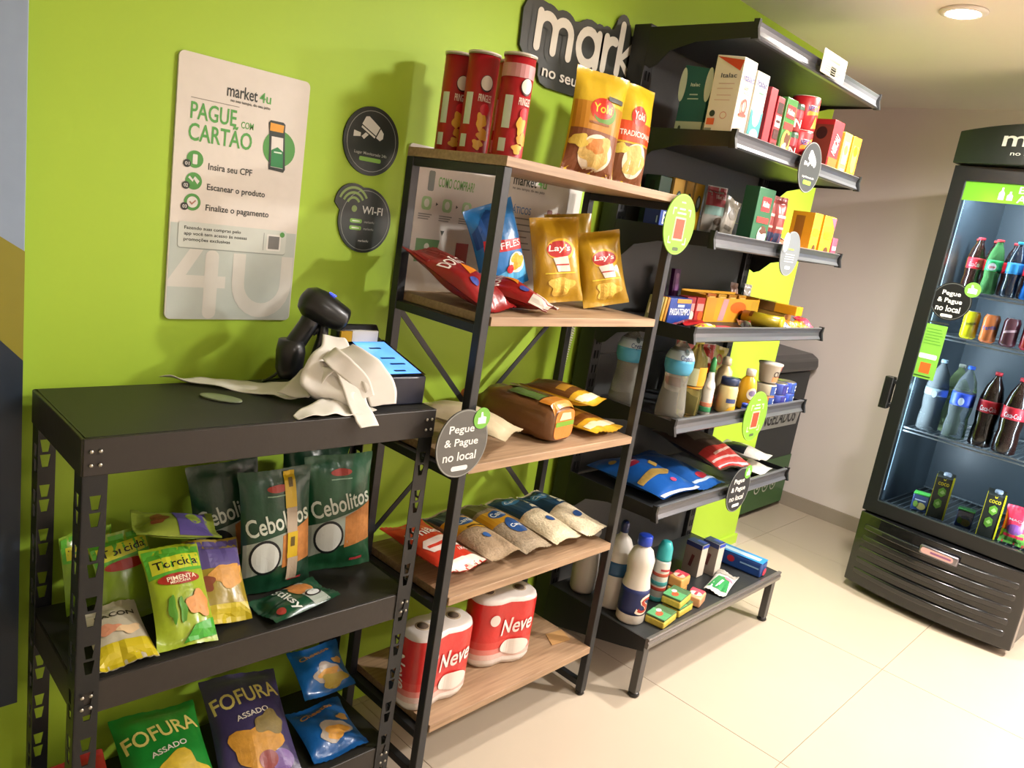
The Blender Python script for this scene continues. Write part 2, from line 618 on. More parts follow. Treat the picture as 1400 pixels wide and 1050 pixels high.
BR = thing('boltless_rack', 'black steel rack with slotted corner posts below the payment poster', 'shelving', (0.423, -0.04, 0), (0, 0, -0.0275))
BW, BD, BH = 0.735, 0.305, 1.035
fl = slotted_flange(0.04, BH - 0.004).mesh('post')
fl.materials.append(BLACK)
for ix, iy in ((0, 0), (1, 0), (0, 1), (1, 1)):
    m = MB()
    x = 0 if ix == 0 else BW
    y = 0 if iy == 0 else -BD
    sx = 1 if ix == 0 else -1
    sy = -1 if iy == 0 else 1
    f1 = slotted_flange(0.04, BH - 0.004)
    m.add([(x + sx * a, y + (0.0 if iy == 0 else 0) + sy * b, c) for a, b, c in f1.v], f1.f)
    f2 = slotted_flange(0.04, BH - 0.004)
    m.add([(x + sx * b, y + sy * a, c) for a, b, c in f2.v], f2.f)
    obj('post', m, BLACK, BR)
    obj('foot', B(x - 0.003, x + sx * 0.043, y - 0.003 * sy, y + sy * 0.043, -0.0, 0.012) if sx > 0 else B(x + sx * 0.043, x + 0.003, min(y, y + sy * 0.043), max(y, y + sy * 0.043), 0, 0.012), mt('0c0c0d', 'plastic'), BR)
BEAM = mt('2a2622', 'powder')
for lv, top in enumerate((BH, 0.574, 0.15)):
    hh = 0.066
    for iy in (0, 1):
        y0 = -0.0028 - 0.022 if iy == 0 else -BD + 0.0028
        bo = obj('beam', B(0.003, BW - 0.003, y0, y0 + 0.022, top - hh, top - 0.001) if lv else B(0.0, BW, (-0.022 if iy == 0 else -BD - 0.0025), (0.0025 if iy == 0 else -BD + 0.022), top - hh, top), BEAM, BR, bev=0.002)
        rv = MB()
        yy = (-BD - 0.004) if iy else 0.003
        for xx in (0.012, 0.026, BW - 0.012, BW - 0.026):
            for dz in (0.022, 0.046):
                rv.lathe([(0.0035, 0), (0.0035, 0.0015), (0.001, 0.0025)], 6, (xx, 0, 0))
                k = len(rv.v) - 18
                for q in range(k, k + 18):
                    a, b_, c = rv.v[q]
                    rv.v[q] = (a, yy + (-c if iy else c), top - dz + b_)
        obj('rivets', rv, mt('b8b4a8', 'metal'), bo)
    for ix in (0, 1):
        x0 = 0.0028 if ix == 0 else BW - 0.0028 - 0.02
        obj('side_beam', B(x0, x0 + 0.02, -BD + 0.024, -0.024, top - hh, top - 0.001) if lv else B(-0.0025 if ix == 0 else BW - 0.02, 0.02 if ix == 0 else BW + 0.0025, -BD, 0, top - hh, top), BEAM, BR, bev=0.002)
    ins = 0.004 if lv == 0 else 0.006
    obj('shelf_board', B(ins, BW - ins, -BD + ins, -ins, top - 0.012, top + 0.001), mt('201f1b', 'board'), BR)

# ================================================================ WOOD AND METAL RACK
WR = thing('wood_shelf_rack', 'five tier rack with oak boards and black metal end frames', 'shelving', (1.215, -0.059, 0), (0, 0, 0.0066))
WW, WD_ = 0.729, 0.342
WZ = (0.183, 0.548, 0.898, 1.259, 1.614)
TB = 0.025
FRAME = mt('26282a', 'powder')
for ix in (0, 1):
    x0 = 0 if ix == 0 else WW - TB
    for iy in (0, 1):
        y1 = 0 if iy == 0 else -WD_ + TB
        obj('post', B(x0, x0 + TB, y1 - TB, y1, 0.012, WZ[4] - 0.022), FRAME, WR, bev=0.002)
        obj('foot', MB().lathe([(0.012, 0), (0.015, 0.004), (0.012, 0.013)], 14, (x0 + TB / 2, y1 - TB / 2, 0)), mt('0d0d0e', 'plastic'), WR)
    for z in (0.07,) + WZ:
        zz = z - 0.022
        obj('side_rail', B(x0 + 0.002, x0 + TB - 0.002, -WD_ + TB, -TB, zz - 0.022, zz - 0.0005), FRAME, WR, bev=0.0015)
for k, z in enumerate(WZ):
    a, b = (0.0, WW) if k == 4 else (TB + 0.001, WW - TB - 0.001)
    obj('shelf_board', B(a, b, -WD_ - 0.004, -0.001, z - 0.022, z), WOOD, WR, bev=0.0012)
    if k < 4:
        for ix in (0, 1):
            x0 = TB if ix == 0 else WW - TB - 0.018
            obj('support_lip', B(x0, x0 + 0.018, -WD_ + 0.02, -0.02, z - 0.0265, z - 0.0225), FRAME, WR)
def bar(p, q, wd, t):
    p, q = Vector(p), Vector(q)
    d = (q - p).normalized()
    s = d.cross(Vector((0, 1, 0))).normalized() * wd / 2
    y = Vector((0, t / 2, 0))
    vs = [p - s - y, p + s - y, p + s + y, p - s + y, q - s - y, q + s - y, q + s + y, q - s + y]
    return MB().add(vs, [(0, 3, 2, 1), (4, 5, 6, 7), (0, 1, 5, 4), (1, 2, 6, 5), (2, 3, 7, 6), (3, 0, 4, 7)])
obj('cross_brace', bar((0.012, 0.004, 1.235), (WW - 0.012, 0.004, 0.545), 0.016, 0.003), FRAME, WR)
obj('cross_brace', bar((WW - 0.012, 0.008, 1.235), (0.012, 0.008, 0.545), 0.016, 0.003), FRAME, WR)

# ================================================================ GONDOLA SHELVING
GX0, GX1 = 2.066, 3.041
GO = thing('gondola_shelving', 'black metal gondola with six shelves and price rails beside the oak rack', 'shelving', (GX0, 0, 0))
GW = GX1 - GX0
GBLK = mt('2b2d2e', 'powder')
GDK = mt('1a1b1c', 'powder')
for x in (0.0, GW - 0.05):
    up = obj('upright', B(x, x + 0.05, -0.085, -0.02, 0.0, 2.125), GDK, GO, bev=0.003)
    sl = MB()
    for k in range(40):
        z = 0.06 + k * 0.05
        sl.box(x + 0.014, x + 0.02, -0.0862, -0.084, z, z + 0.028)
        sl.box(x + 0.03, x + 0.036, -0.0862, -0.084, z, z + 0.028)
    so = obj('slots', sl, mt('050505', 'matte'), up)
    so['kind'] = 'stuff'
for k, (a, b) in enumerate(((0.04, 0.55), (0.552, 1.07), (1.072, 1.59), (1.592, 2.11))):
    obj('back_panel', B(0.05, GW - 0.05, -0.066, -0.058, a, b), mt('3a3b3a', 'powder'), GO)
RAILM = mt('5f6165', 'rail')
def gondola_shelf(z, yf, slab=0.03):
    s = obj('shelf', B(0.006, GW - 0.006, yf + 0.012, -0.088, z - 0.02 - 0.022, z - 0.02), GBLK, GO, bev=0.002)
    # front nose and concave price rail
    prof = [(yf + 0.014, z), (yf + 0.004, z + 0.001), (yf, z - 0.002), (yf + 0.005, z - 0.010), (yf + 0.0085, z - 0.020), (yf + 0.007, z - 0.032), (yf - 0.001, z - 0.043), (yf - 0.003, z - 0.043),
            (yf + 0.001, z - 0.047), (yf + 0.014, z - 0.047)]
    obj('price_rail', MB().prism(prof, 0.012, GW - 0.012, 'x'), RAILM, s)
    for x in (0.0, GW - 0.012):
        obj('rail_end_cap', MB().prism([(yf + 0.014, z + 0.004), (yf - 0.004, z + 0.004), (yf - 0.002, z - 0.02), (yf - 0.010, z - 0.05), (yf + 0.014, z - 0.05)], x, x + 0.012, 'x'), GDK, s)
    for x in (0.0, GW - 0.004):
        br = [(-0.085, z - 0.004), (yf + 0.012, z - 0.004), (yf + 0.012, z - 0.046), (-0.26, z - 0.052), (-0.17, z - 0.075), (-0.13, z - 0.115), (-0.105, z - 0.125), (-0.085, z - 0.115)]
        obj('bracket', MB().prism(br, x, x + 0.004, 'x'), GDK, s)
    return s
GZ = dict(A=2.118, B=1.822, C=1.533, D=1.2445, E=0.9497, F=0.659)
for k, z in GZ.items():
    gondola_shelf(z, -0.447)
# base tray on legs
zt, yf = 0.2274, -0.522
tr = obj('base_tray', B(0.004, GW - 0.004, yf + 0.01, -0.088, zt - 0.026, zt - 0.006), GBLK, GO, bev=0.002)
obj('tray_nose', MB().prism([(yf + 0.014, zt), (yf + 0.003, zt), (yf, zt - 0.004), (yf + 0.004, zt - 0.012), (yf, zt - 0.02), (yf + 0.002, zt - 0.036), (yf + 0.014, zt - 0.036)], 0.0, GW, 'x'), mt('6d6a66', 'rail'), tr)
for x in (0.0, GW - 0.004):
    obj('side_plate', MB().prism([(-0.085, zt - 0.006), (yf + 0.014, zt - 0.006), (yf + 0.014, zt - 0.05), (yf + 0.1, zt - 0.075), (-0.085, zt - 0.16)], x, x + 0.004, 'x'), GDK, tr)
for x in (0.004, GW - 0.036):
    lg = obj('leg', B(x, x + 0.032, yf + 0.014, yf + 0.042, 0.016, zt - 0.03), mt('4b4a48', 'powder'), GO, bev=0.002)
    obj('foot', MB().lathe([(0.016, 0), (0.02, 0.005), (0.016, 0.017)], 14, (x + 0.016, yf + 0.028, 0)), mt('0d0d0e', 'plastic'), lg)

# ================================================================ CHEST FREEZER IN THE ALCOVE
FZ = thing('chest_freezer', 'dark grey chest freezer with green printed foot in the alcove', 'freezer', (4.16, 0.15, 0))
fx0, fx1 = -0.46, 0.385
obj('body', B(fx0, fx1, 0.0, 0.6, 0.03, 0.86), mt('3a3d40', 'paint'), FZ, bev=0.012)
obj('green_wrap', B(fx0 + 0.004, fx1 - 0.004, -0.003, 0.004, 0.032, 0.335), mt('3f6a3a', 'print'), FZ)
obj('lid', MB().prism([(-0.022, 0.865), (-0.03, 0.89), (-0.022, 0.935), (0.02, 0.958), (0.6, 0.985), (0.6, 0.865)], fx0 - 0.01, fx1 + 0.012, 'x'), mt('33363a', 'plastic'), FZ, bev=0.012, seg=3)
for x in (fx0 + 0.08, fx1 - 0.08):
    for y in (0.08, 0.52):
        obj('caster', MB().lathe([(0.02, 0), (0.022, 0.01), (0.015, 0.032)], 12, (x, y, 0)), mt('111111', 'plastic'), FZ)
obj('hinge_strip', B(fx0 + 0.05, fx0 + 0.3, 0.2, 0.24, 0.955, 0.985), mt('a9a9a6', 'metal'), FZ)
lab = decal('name_plate', sh_poly([(-0.36, 0.535), (0.325, 0.535), (0.365, 0.655), (-0.33, 0.655)]), mt('a8aaa8', 'print'), FZ, flat_map('f', (0, 0, 0)), 0.004)
decal('lettering', sh_text('CONGELADOS', 0.015, 0.595, 0.56, 0.078, 0, 0.03, 0.25), mt('1b1d1f'), lab, flat_map('f', (0, 0, 0)), 0.006)
for k, x in enumerate((0.02, 0.12, 0.22)):
    decal('ring_mark', sh_ring(x - 0.02, 0.17, 0.036, 0.036, 0.008), mt('c9cdbf'), FZ, flat_map('f'), 0.006)
    decal('icon', sh_text('543'[k], x - 0.02, 0.17, 0.022, 0.03), mt('c9cdbf'), FZ, flat_map('f'), 0.006)
decal('print_line', sh_rect(-0.1, 0.26, 0.268, 0.274), mt('8fae7a'), FZ, flat_map('f'), 0.006)

# ================================================================ DRINKS COOLER
FR = thing('drinks_cooler', 'tall black drinks cooler with lit glass door and green header strip', 'fridge', (3.74, -0.91, 0), (0, 0, rad(-3)))
# local frame: x into the cabinet, y along the door (left side of the door is +y)
hw = 0.36
FBLK = mt('16191a', 'plastic')
def arc_front(x0, bulge, n=14, half=hw):
    return [(x0 - bulge * (1 - (k / n * 2 - 1) ** 2), half - 2 * half * k / n) for k in range(n + 1)]
def curved_block(x0, bulge, depth, z0, z1, half=hw, n=14):
    fr = arc_front(x0, bulge, n, half)
    return MB().prism(fr + [(x0 + depth, -half), (x0 + depth, half)], z0, z1, 'z')
cab = MB()
cab.box(0.05, 0.70, hw - 0.045, hw, 0.06, 2.0)
cab.box(0.05, 0.70, -hw, -hw + 0.045, 0.06, 2.0)
cab.box(0.655, 0.70, -hw + 0.045, hw - 0.045, 0.06, 2.0)
cab.box(0.05, 0.655, -hw + 0.045, hw - 0.045, 0.38, 0.43)
cab.box(0.05, 0.655, -hw + 0.045, hw - 0.045, 1.95, 2.0)
obj('cabinet', cab, FBLK, FR)
lin_ = MB()
lin_.box(0.06, 0.654, hw - 0.05, hw - 0.0455, 0.431, 1.949)
lin_.box(0.06, 0.654, -hw + 0.0455, -hw + 0.05, 0.431, 1.949)
lin_.box(0.64, 0.654, -hw + 0.05, hw - 0.05, 0.431, 1.949)
obj('inner_lining', lin_, mt('3c464d', 'plastic'), FR)
obj('machine_box', B(0.06, 0.69, -hw + 0.01, hw - 0.01, 0.04, 0.38), FBLK, FR)
# kick grille
gr = obj('front_grille', curved_block(0.0, 0.045, 0.06, 0.035, 0.385), mt('141516', 'gloss'), FR, bev=0.006)
for k in range(5):
    z = 0.085 + k * 0.055
    so = obj('louvre', curved_block(-0.012, 0.05, 0.02, z, z + 0.03, hw - 0.035), mt('1c1d1e', 'gloss'), gr, bev=0.007)
bp = obj('maker_plate', B(-0.068, -0.05, -0.10, 0.06, 0.315, 0.358), mt('8c8890', 'metal'), gr, bev=0.008)
decal('plate_field', sh_rrect(-0.052, 0.082, -0.013, 0.013, 0.012), mt('d6a9a6'), bp, lambda x, z, o: Vector((-0.068 - o, -x, 0.3365 + z)), 0.001)
decal('lettering', sh_text('Metalfrio', 0.03, 0.0, 0.085, 0.016), mt('8f5a86'), bp, lambda x, z, o: Vector((-0.068 - o, -x, 0.3365 + z)), 0.002)
for y in (hw - 0.06, -hw + 0.06):
    for x in (0.1, 0.62):
        obj('foot', MB().lathe([(0.025, 0), (0.025, 0.02), (0.015, 0.042)], 12, (x, y, 0)), mt('0a0a0a', 'plastic'), FR)
# door frame: four members, glass and handle
dr = obj('door_frame', MB().box(0.0, 0.048, hw - 0.055, hw, 0.395, 1.985).box(0.0, 0.048, -hw, -hw + 0.055, 0.395, 1.985).box(0.0, 0.048, -hw + 0.055, hw - 0.055, 0.395, 0.455).box(0.0, 0.048, -hw + 0.055, hw - 0.055, 1.925, 1.985), FBLK, FR)
obj('glass_pane', B(0.012, 0.020, -hw + 0.055, hw - 0.055, 0.455, 1.925), glassy('door_glass', 'f4f8fa', 0.0, 1.0, 1.02), dr)
obj('gasket', MB().box(0.006, 0.011, hw - 0.058, hw - 0.0545, 0.455, 1.925).box(0.006, 0.011, -hw + 0.055, hw - 0.055, 0.453, 0.459), mt('7c8a8c', 'metal'), dr)
hd = obj('handle', MB().box(-0.012, 0.03, hw + 0.012, hw + 0.05, 0.885, 1.035).box(0.0, 0.03, hw - 0.001, hw + 0.02, 0.895, 0.915).box(0.0, 0.03, hw - 0.001, hw + 0.02, 1.005, 1.025), FBLK, dr, bev=0.004)
for k in range(4):
    obj('grip_groove', B(-0.0135, -0.0115, hw + 0.018 + k * 0.007, hw + 0.0215 + k * 0.007, 0.90, 1.02), mt('050505', 'matte'), hd)
# header
hdr = obj('header', MB().prism([(-0.02 - 0.03 * (1 - (k / 14 * 2 - 1) ** 2), hw + 0.008 - 2 * (hw + 0.008) * k / 14) for k in range(15)] + [(0.12, -hw - 0.008), (0.12, hw + 0.008)], 1.992, 2.125, 'z'), mt('1e2623', 'plastic'), FR, bev=0.004)
for v in hdr.data.vertices:
    if v.co.z > 2.06:
        v.co.z += 0.035 * (1 - (v.co.y / hw) ** 2)
def hmap(zc):
    return lambda x, z, o: Vector((-0.02 - 0.03 * (1 - (x / (hw + 0.008)) ** 2) - o, -x, zc + z))
decal('lettering', sh_text('market4u', 0.06, 0, 0.50, 0.062, 0, 0.03), mt('e6ece8'), hdr, hmap(2.095), 0.004, 0.03)
decal('lettering', sh_text('no seu tempo, do seu jeito', 0.06, 0, 0.42, 0.022, 0, 0.01), mt('d8dfdb'), hdr, hmap(2.035), 0.004, 0.03)
# print on the door glass
gmap = lambda x, z, o: Vector((0.011 - o, -x, z))
gs = obj('green_strip', B(0.0085, 0.0115, -hw + 0.056, hw - 0.056, 1.845, 1.924), emit('glowing_green', '6fb536', 0.25), dr)  # printed strip, no lamp: its glow is put into the material
decal('lettering', sh_text('Bebidas', -0.015, 1.902, 0.16, 0.028, 0, 0.03), mt('eef6e4'), gs, gmap, 0.004)
decal('lettering', sh_text('Alcoólicas', 0.005, 1.866, 0.20, 0.03, 0, 0.03), mt('eef6e4'), gs, gmap, 0.004)
for k, hh in ((0, 0.05), (1, 0.036)):
    bx = -0.155 + k * 0.032
    decal('bottle_icon', sh_poly([(bx - 0.011, 1.858), (bx + 0.011, 1.858), (bx + 0.011, 1.858 + hh * 0.55), (bx + 0.004, 1.858 + hh * 0.75), (bx + 0.004, 1.858 + hh), (bx - 0.004, 1.858 + hh), (bx - 0.004, 1.858 + hh * 0.75), (bx - 0.011, 1.858 + hh * 0.55)]), mt('eef6e4'), gs, gmap, 0.004)
st = decal('round_sticker', sh_ell(-0.232, 1.415, 0.083, 0.083, 40), mt('17191a'), dr, gmap, 0.004)
decal('ring_mark', sh_ring(-0.232, 1.415, 0.079, 0.079, 0.003), mt('565a5a'), st, gmap, 0.005)
for q, (s, z, wd) in enumerate((('Pegue', 1.447, 0.075), ('& Pague', 1.415, 0.1), ('no local', 1.383, 0.1))):
    decal('lettering', sh_text(s, -0.237, z, wd, 0.026, 0, 0.03), mt('e9ecea'), st, gmap, 0.0055)
decal('tag_mark', sh_rrect(-0.26, -0.21, 1.345, 1.358, 0.006), mt('d9dcda'), st, gmap, 0.0055)
decal('thumb_badge', sh_ell(-0.16, 1.478, 0.032, 0.032), mt('77b54a'), st, gmap, 0.006)
decal('thumb_icon', sh_poly([(-0.178, 1.462), (-0.142, 1.462), (-0.142, 1.482), (-0.158, 1.486), (-0.162, 1.498), (-0.168, 1.498), (-0.168, 1.482), (-0.178, 1.482)]), mt('eef2ea'), st, gmap, 0.0065)
gi = decal('green_notice', sh_rect(-0.308, -0.215, 1.06, 1.305), mt('7ab646'), dr, gmap, 0.004)
for k in range(6):
    decal('print_line', sh_rect(-0.296, -0.235 + (k % 3) * 0.006, 1.282 - k * 0.013, 1.285 - k * 0.013), mt('5d9a3a'), gi, gmap, 0.005)
decal('white_field', sh_rrect(-0.300, -0.225, 1.15, 1.172, 0.006), mt('e3e6e2'), gi, gmap, 0.005)
decal('orange_field', sh_rect(-0.285, -0.24, 1.085, 1.132), mt('d9622a'), gi, gmap, 0.005)
decal('print_line', sh_rect(-0.30, -0.23, 1.068, 1.073), mt('2b4a1e'), gi, gmap, 0.005)
decal('clear_strip', sh_rect(-0.308, -0.215, 1.312, 1.318), mt('303534'), dr, gmap, 0.004)
# shelves and the cooler's own strip lights
FS = dict(a=1.470, b=1.265, c=0.815, d=0.445)
wire = mt('9aa3a8', 'metal')
for k, z in FS.items():
    s = MB()
    if k != 'd':
        s.box(0.085, 0.093, -hw + 0.052, hw - 0.052, z - 0.022, z - 0.016)
        s.box(0.085, 0.093, -hw + 0.052, hw - 0.052, z - 0.006, z)
    s.box(0.62, 0.628, -hw + 0.052, hw - 0.052, z - 0.006, z)
    for i in range(22):
        y = -hw + 0.062 + i * (2 * hw - 0.124) / 21
        s.box(0.085, 0.628, y - 0.0018, y + 0.0018, z - 0.005, z - 0.001)
    obj('wire_shelf', s, wire, FR)
def cooler_lamp(name, loc, rot, sx, sy, watts):
    l = bpy.data.lights.new(name, 'AREA')
    l.shape = 'RECTANGLE'
    l.size, l.size_y = sx, sy
    l.energy = watts
    l.color = (0.72, 0.88, 1.0)
    lo = bpy.data.objects.new(name, l)
    COL.objects.link(lo)
    lo.parent = FR
    lo.location = loc
    lo.rotation_euler = rot
obj('led_strip', B(0.055, 0.066, hw - 0.0535, hw - 0.05, 0.5, 1.9), emit('led_cool', 'bfe3ff', 0.3), FR)
cooler_lamp('strip_lamp', (0.062, hw - 0.058, 1.2), (rad(90), 0, rad(-162)), 0.02, 1.4, 12.0)
cooler_lamp('strip_lamp', (0.062, -hw + 0.058, 1.2), (rad(90), 0, rad(-18)), 0.02, 1.4, 12.0)
cooler_lamp('top_lamp', (0.09, 0, 1.93), (0, rad(-25), 0), 0.03, 0.6, 9.0)
obj('led_strip', B(0.07, 0.09, -hw + 0.06, hw - 0.06, 1.936, 1.948), emit('led_top', '9fd4ff', 8.0), FR)

# ================================================================ SIGNS ON THE WALL
def board(name, label, cat, x0, x1, z0, z1, col, r=0.015, t=0.006, y=0.0, group=None):
    v, f = sh_rrect(x0, x1, z0, z1, r)
    cx, cz = (x0 + x1) / 2, (z0 + z1) / 2
    o = obj(name, MB().prism([(a - cx, b - cz) for a, b in v], -t, 0.0), mt(col, 'print'), None, (cx, y - 0.0005, cz))
    return tag(o, label, cat, group), flat_map('f', (-cx, -t, -cz))
pb, pm = board('payment_poster', 'white wall poster with green card payment steps above the black rack', 'poster', 0.672, 0.965, 1.166, 1.707, 'd6cfc4', 0.012)
G1, DK = '4f9a45', '2f332f'
low = sh_rrect(0.672, 0.965, 1.166, 1.36, 0.012)
decal('grey_field', sh_poly([(0.674, 1.172), (0.68, 1.167), (0.957, 1.167), (0.963, 1.172), (0.963, 1.37), (0.674, 1.37)]), mt('b4bdb4'), pb, pm, 0.0004)
decal('big_lettering', sh_poly([(0.674, 1.25), (0.748, 1.365), (0.775, 1.365), (0.712, 1.262), (0.80, 1.262), (0.80, 1.236), (0.674, 1.236)]), mt('cbcac0'), pb, pm, 0.0006)
decal('big_lettering', sh_rrect(0.752, 0.782, 1.168, 1.318, 0.014), mt('cbcac0'), pb, pm, 0.0008)
uo = [(0.815, 1.315)] + [(0.888 - 0.073 * math.cos(a * PI / 12), 1.25 - 0.078 * math.sin(a * PI / 12)) for a in range(13)] + [(0.961, 1.315), (0.932, 1.315)] + [(0.888 + 0.044 * math.cos(a * PI / 12), 1.25 - 0.045 * math.sin(a * PI / 12)) for a in range(13)] + [(0.844, 1.315)]
uv = []
for a in range(13):
    c, s = math.cos(a * PI / 12), math.sin(a * PI / 12)
    uv += [(0.888 - 0.073 * c, 1.25 - 0.078 * s), (0.888 - 0.044 * c, 1.25 - 0.045 * s)]
uf = [(2 * i, 2 * i + 2, 2 * i + 3, 2 * i + 1) for i in range(12)]
nb = len(uv)
uv += [(0.815, 1.315), (0.844, 1.315), (0.932, 1.315), (0.961, 1.315)]
uf += [(0, 1, nb + 1, nb), (24, 25, nb + 2, nb + 3)]
decal('big_lettering', (uv, uf), mt('cbcac0'), pb, pm, 0.0008)
decal('lettering', sh_text('market', 0.808, 1.652, 0.068, 0.025, 0, 0.03), mt(DK), pb, pm, 0.0006)
decal('lettering', sh_text('4u', 0.860, 1.652, 0.027, 0.021, 0, 0.015), mt(G1), pb, pm, 0.0006)
decal('lettering', sh_text('no seu tempo, do seu jeito', 0.828, 1.632, 0.09, 0.008, 0, 0.02), mt(DK), pb, pm, 0.0006)
decal('rule_line', sh_rect(0.700, 0.803, 1.6215, 1.623), mt('8a8378'), pb, pm, 0.0006)
decal('lettering', sh_text('PAGUE', 0.750, 1.598, 0.098, 0.034, 0, 0.03), mt(G1), pb, pm, 0.0006)
decal('lettering', sh_text('COM', 0.824, 1.588, 0.028, 0.014, 0, 0.01), mt(G1), pb, pm, 0.0006)
decal('lettering', sh_text('CARTÃO', 0.768, 1.560, 0.138, 0.044, 0, 0.03), mt(G1), pb, pm, 0.0006)
decal('green_disc', sh_ell(0.902, 1.553, 0.039, 0.039, 36), mt('4a8f3f'), pb, pm, 0.0006)
decal('terminal_picture', sh_poly([(0.880, 1.506), (0.916, 1.503), (0.920, 1.51), (0.912, 1.590), (0.912, 1.606), (0.907, 1.61), (0.876, 1.61), (0.872, 1.604), (0.876, 1.575)]), mt('25302a'), pb, pm, 0.001)
decal('terminal_picture', sh_poly([(0.876, 1.588), (0.908, 1.588), (0.909, 1.604), (0.876, 1.605)]), mt('d9982c'), pb, pm, 0.0014)
decal('terminal_picture', sh_poly([(0.884, 1.512), (0.914, 1.511), (0.909, 1.577), (0.881, 1.577)]), mt('d8d4cc'), pb, pm, 0.0014)
decal('terminal_picture', sh_poly([(0.884, 1.513), (0.914, 1.512), (0.911, 1.548), (0.897, 1.556), (0.883, 1.548)]), mt('1f7a3f'), pb, pm, 0.0018)
decal('terminal_picture', sh_rect(0.889, 0.908, 1.543, 1.546), mt('cfe0cc'), pb, pm, 0.0022)
for k, (z, s, wd) in enumerate(((1.492, 'Insira seu CPF', 0.098), (1.448, 'Escanear o produto', 0.132), (1.405, 'Finalize o pagamento', 0.145))):
    dsc = decal('step_disc', sh_ell(0.716, z + 0.01, 0.0175, 0.0175), mt('4a8f3f'), pb, pm, 0.0006)
    if k == 0:
        decal('step_icon', sh_rrect(0.711, 0.721, z, z + 0.02, 0.002), mt('d8d4cc'), dsc, pm, 0.001)
    elif k == 1:
        decal('step_icon', sh_poly([(0.704, z + 0.016), (0.714, z + 0.008), (0.716, z + 0.014), (0.724, z + 0.004), (0.728, z + 0.011), (0.718, z + 0.02), (0.714, z + 0.013), (0.707, z + 0.02)]), mt('d8d4cc'), dsc, pm, 0.001)
    else:
        decal('step_icon', sh_ell(0.716, z + 0.01, 0.0115, 0.0115), mt('d8d4cc'), dsc, pm, 0.001)
        decal('step_icon', sh_poly([(0.709, z + 0.010), (0.711, z + 0.012), (0.7145, z + 0.008), (0.7215, z + 0.015), (0.7235, z + 0.013), (0.7145, z + 0.004)]), mt('a0705a'), dsc, pm, 0.0014)
    nd = decal('number_disc', sh_ell(0.700, z, 0.008, 0.008), mt('2f332f'), pb, pm, 0.001)
    decal('lettering', sh_text('0%d' % (k + 1), 0.700, z, 0.009, 0.007), mt('d8d4cc'), nd, pm, 0.0014)
    decal('lettering', sh_text(s, 0.745 + wd / 2, z, wd, 0.017 if k else 0.014, 0, 0.03), mt(DK), pb, pm, 0.0006)
bx = decal('app_panel', sh_rrect(0.690, 0.938, 1.318, 1.372, 0.006), mt('8f988f'), pb, pm, 0.0010)
decal('app_panel', sh_rrect(0.690, 0.938, 1.3205, 1.374, 0.006), mt('c3c9bf'), bx, pm, 0.0014)
for s, z, wd in (('Fazendo suas compras pelo', 1.361, 0.125), ('app você tem acesso às nossas', 1.349, 0.14), ('promoções exclusivas', 1.337, 0.102)):
    decal('lettering', sh_text(s, 0.702 + wd / 2, z, wd, 0.009, 0, 0.03 if 'promo' in s else 0.01), mt(DK), bx, pm, 0.0018)
decal('code_card', sh_rrect(0.890, 0.925, 1.327, 1.364, 0.003), mt('d8d8d0'), bx, pm, 0.0018)
decal('code_card', sh_rect(0.894, 0.921, 1.331, 1.360), mt('6b6b66'), bx, pm, 0.0022)
decal('rule_line', sh_rect(0.882, 0.8832, 1.327, 1.366), mt('8a8f88'), bx, pm, 0.0018)
decal('small_badge', sh_ell(0.927, 1.365, 0.006, 0.006), mt('4a8f3f'), bx, pm, 0.0026)

def wall_disc(name, label, cx, cz, rx, rz, col):
    v, f = sh_ell(0, 0, rx, rz, 48)
    o = obj(name, MB().prism(v[1:], -0.004, 0.0), mt(col, 'print'), None, (cx, -0.0005, cz))
    return tag(o, label, 'sign'), flat_map('f', (0, -0.004, 0))
SIGN = '26302c'
cs, cmap = wall_disc('camera_notice', 'round dark wall sign with a white surveillance camera symbol', 1.146, 1.610, 0.081, 0.081, SIGN)
decal('ring_mark', sh_ring(0, 0, 0.072, 0.072, 0.0016), mt('8f968f'), cs, cmap, 0.0006)
def cctv(root, mp, cx, cz, k, col='d9ddd6'):
    a = rad(-26)
    def R(pts):
        return [(cx + k * (x * math.cos(a) - z * math.sin(a)), cz + k * (x * math.sin(a) + z * math.cos(a))) for x, z in pts]
    decal('camera_icon', sh_poly(R([(-0.034, 0.0), (0.016, 0.0), (0.016, 0.024), (-0.026, 0.028), (-0.034, 0.022)])), mt(col), root, mp, 0.0008)
    decal('camera_icon', sh_poly(R([(0.0195, -0.004), (0.033, -0.004), (0.038, 0.006), (0.033, 0.018), (0.0195, 0.0225)])), mt(col), root, mp, 0.0008)
    decal('camera_icon', sh_poly(R([(-0.032, -0.008), (0.016, -0.008), (0.016, -0.003), (-0.032, -0.003)])), mt(col), root, mp, 0.0008)
    decal('camera_icon', sh_poly(R([(-0.014, -0.011), (-0.004, -0.011), (-0.010, -0.028), (-0.020, -0.026)])), mt(col), root, mp, 0.0008)
    decal('camera_icon', sh_poly(R([(-0.040, -0.040), (-0.022, -0.028), (-0.026, -0.020), (-0.046, -0.026)])), mt(col), root, mp, 0.0008)
cctv(cs, cmap, -0.004, 0.022, 0.95)
decal('lettering', sh_text('Lugar Monitorado 24h', 0.0, -0.030, 0.095, 0.009), mt('aab0a8'), cs, cmap, 0.0008)
decal('green_tag', sh_rrect(-0.032, 0.032, -0.048, -0.038, 0.004), mt('7fb54a'), cs, cmap, 0.0008)
ws, wm_ = wall_disc('internet_notice', 'dark round wall sign with green signal arcs and WI-FI lettering', 1.152, 1.420, 0.078, 0.080, SIGN)
decal('ring_mark', sh_ring(0, 0, 0.072, 0.074, 0.0016), mt('8f968f'), ws, wm_, 0.0006)
hump = [( -0.040 + 0.052 * math.cos(rad(a)), 0.036 + 0.050 * math.sin(rad(a))) for a in range(20, 190, 10)]
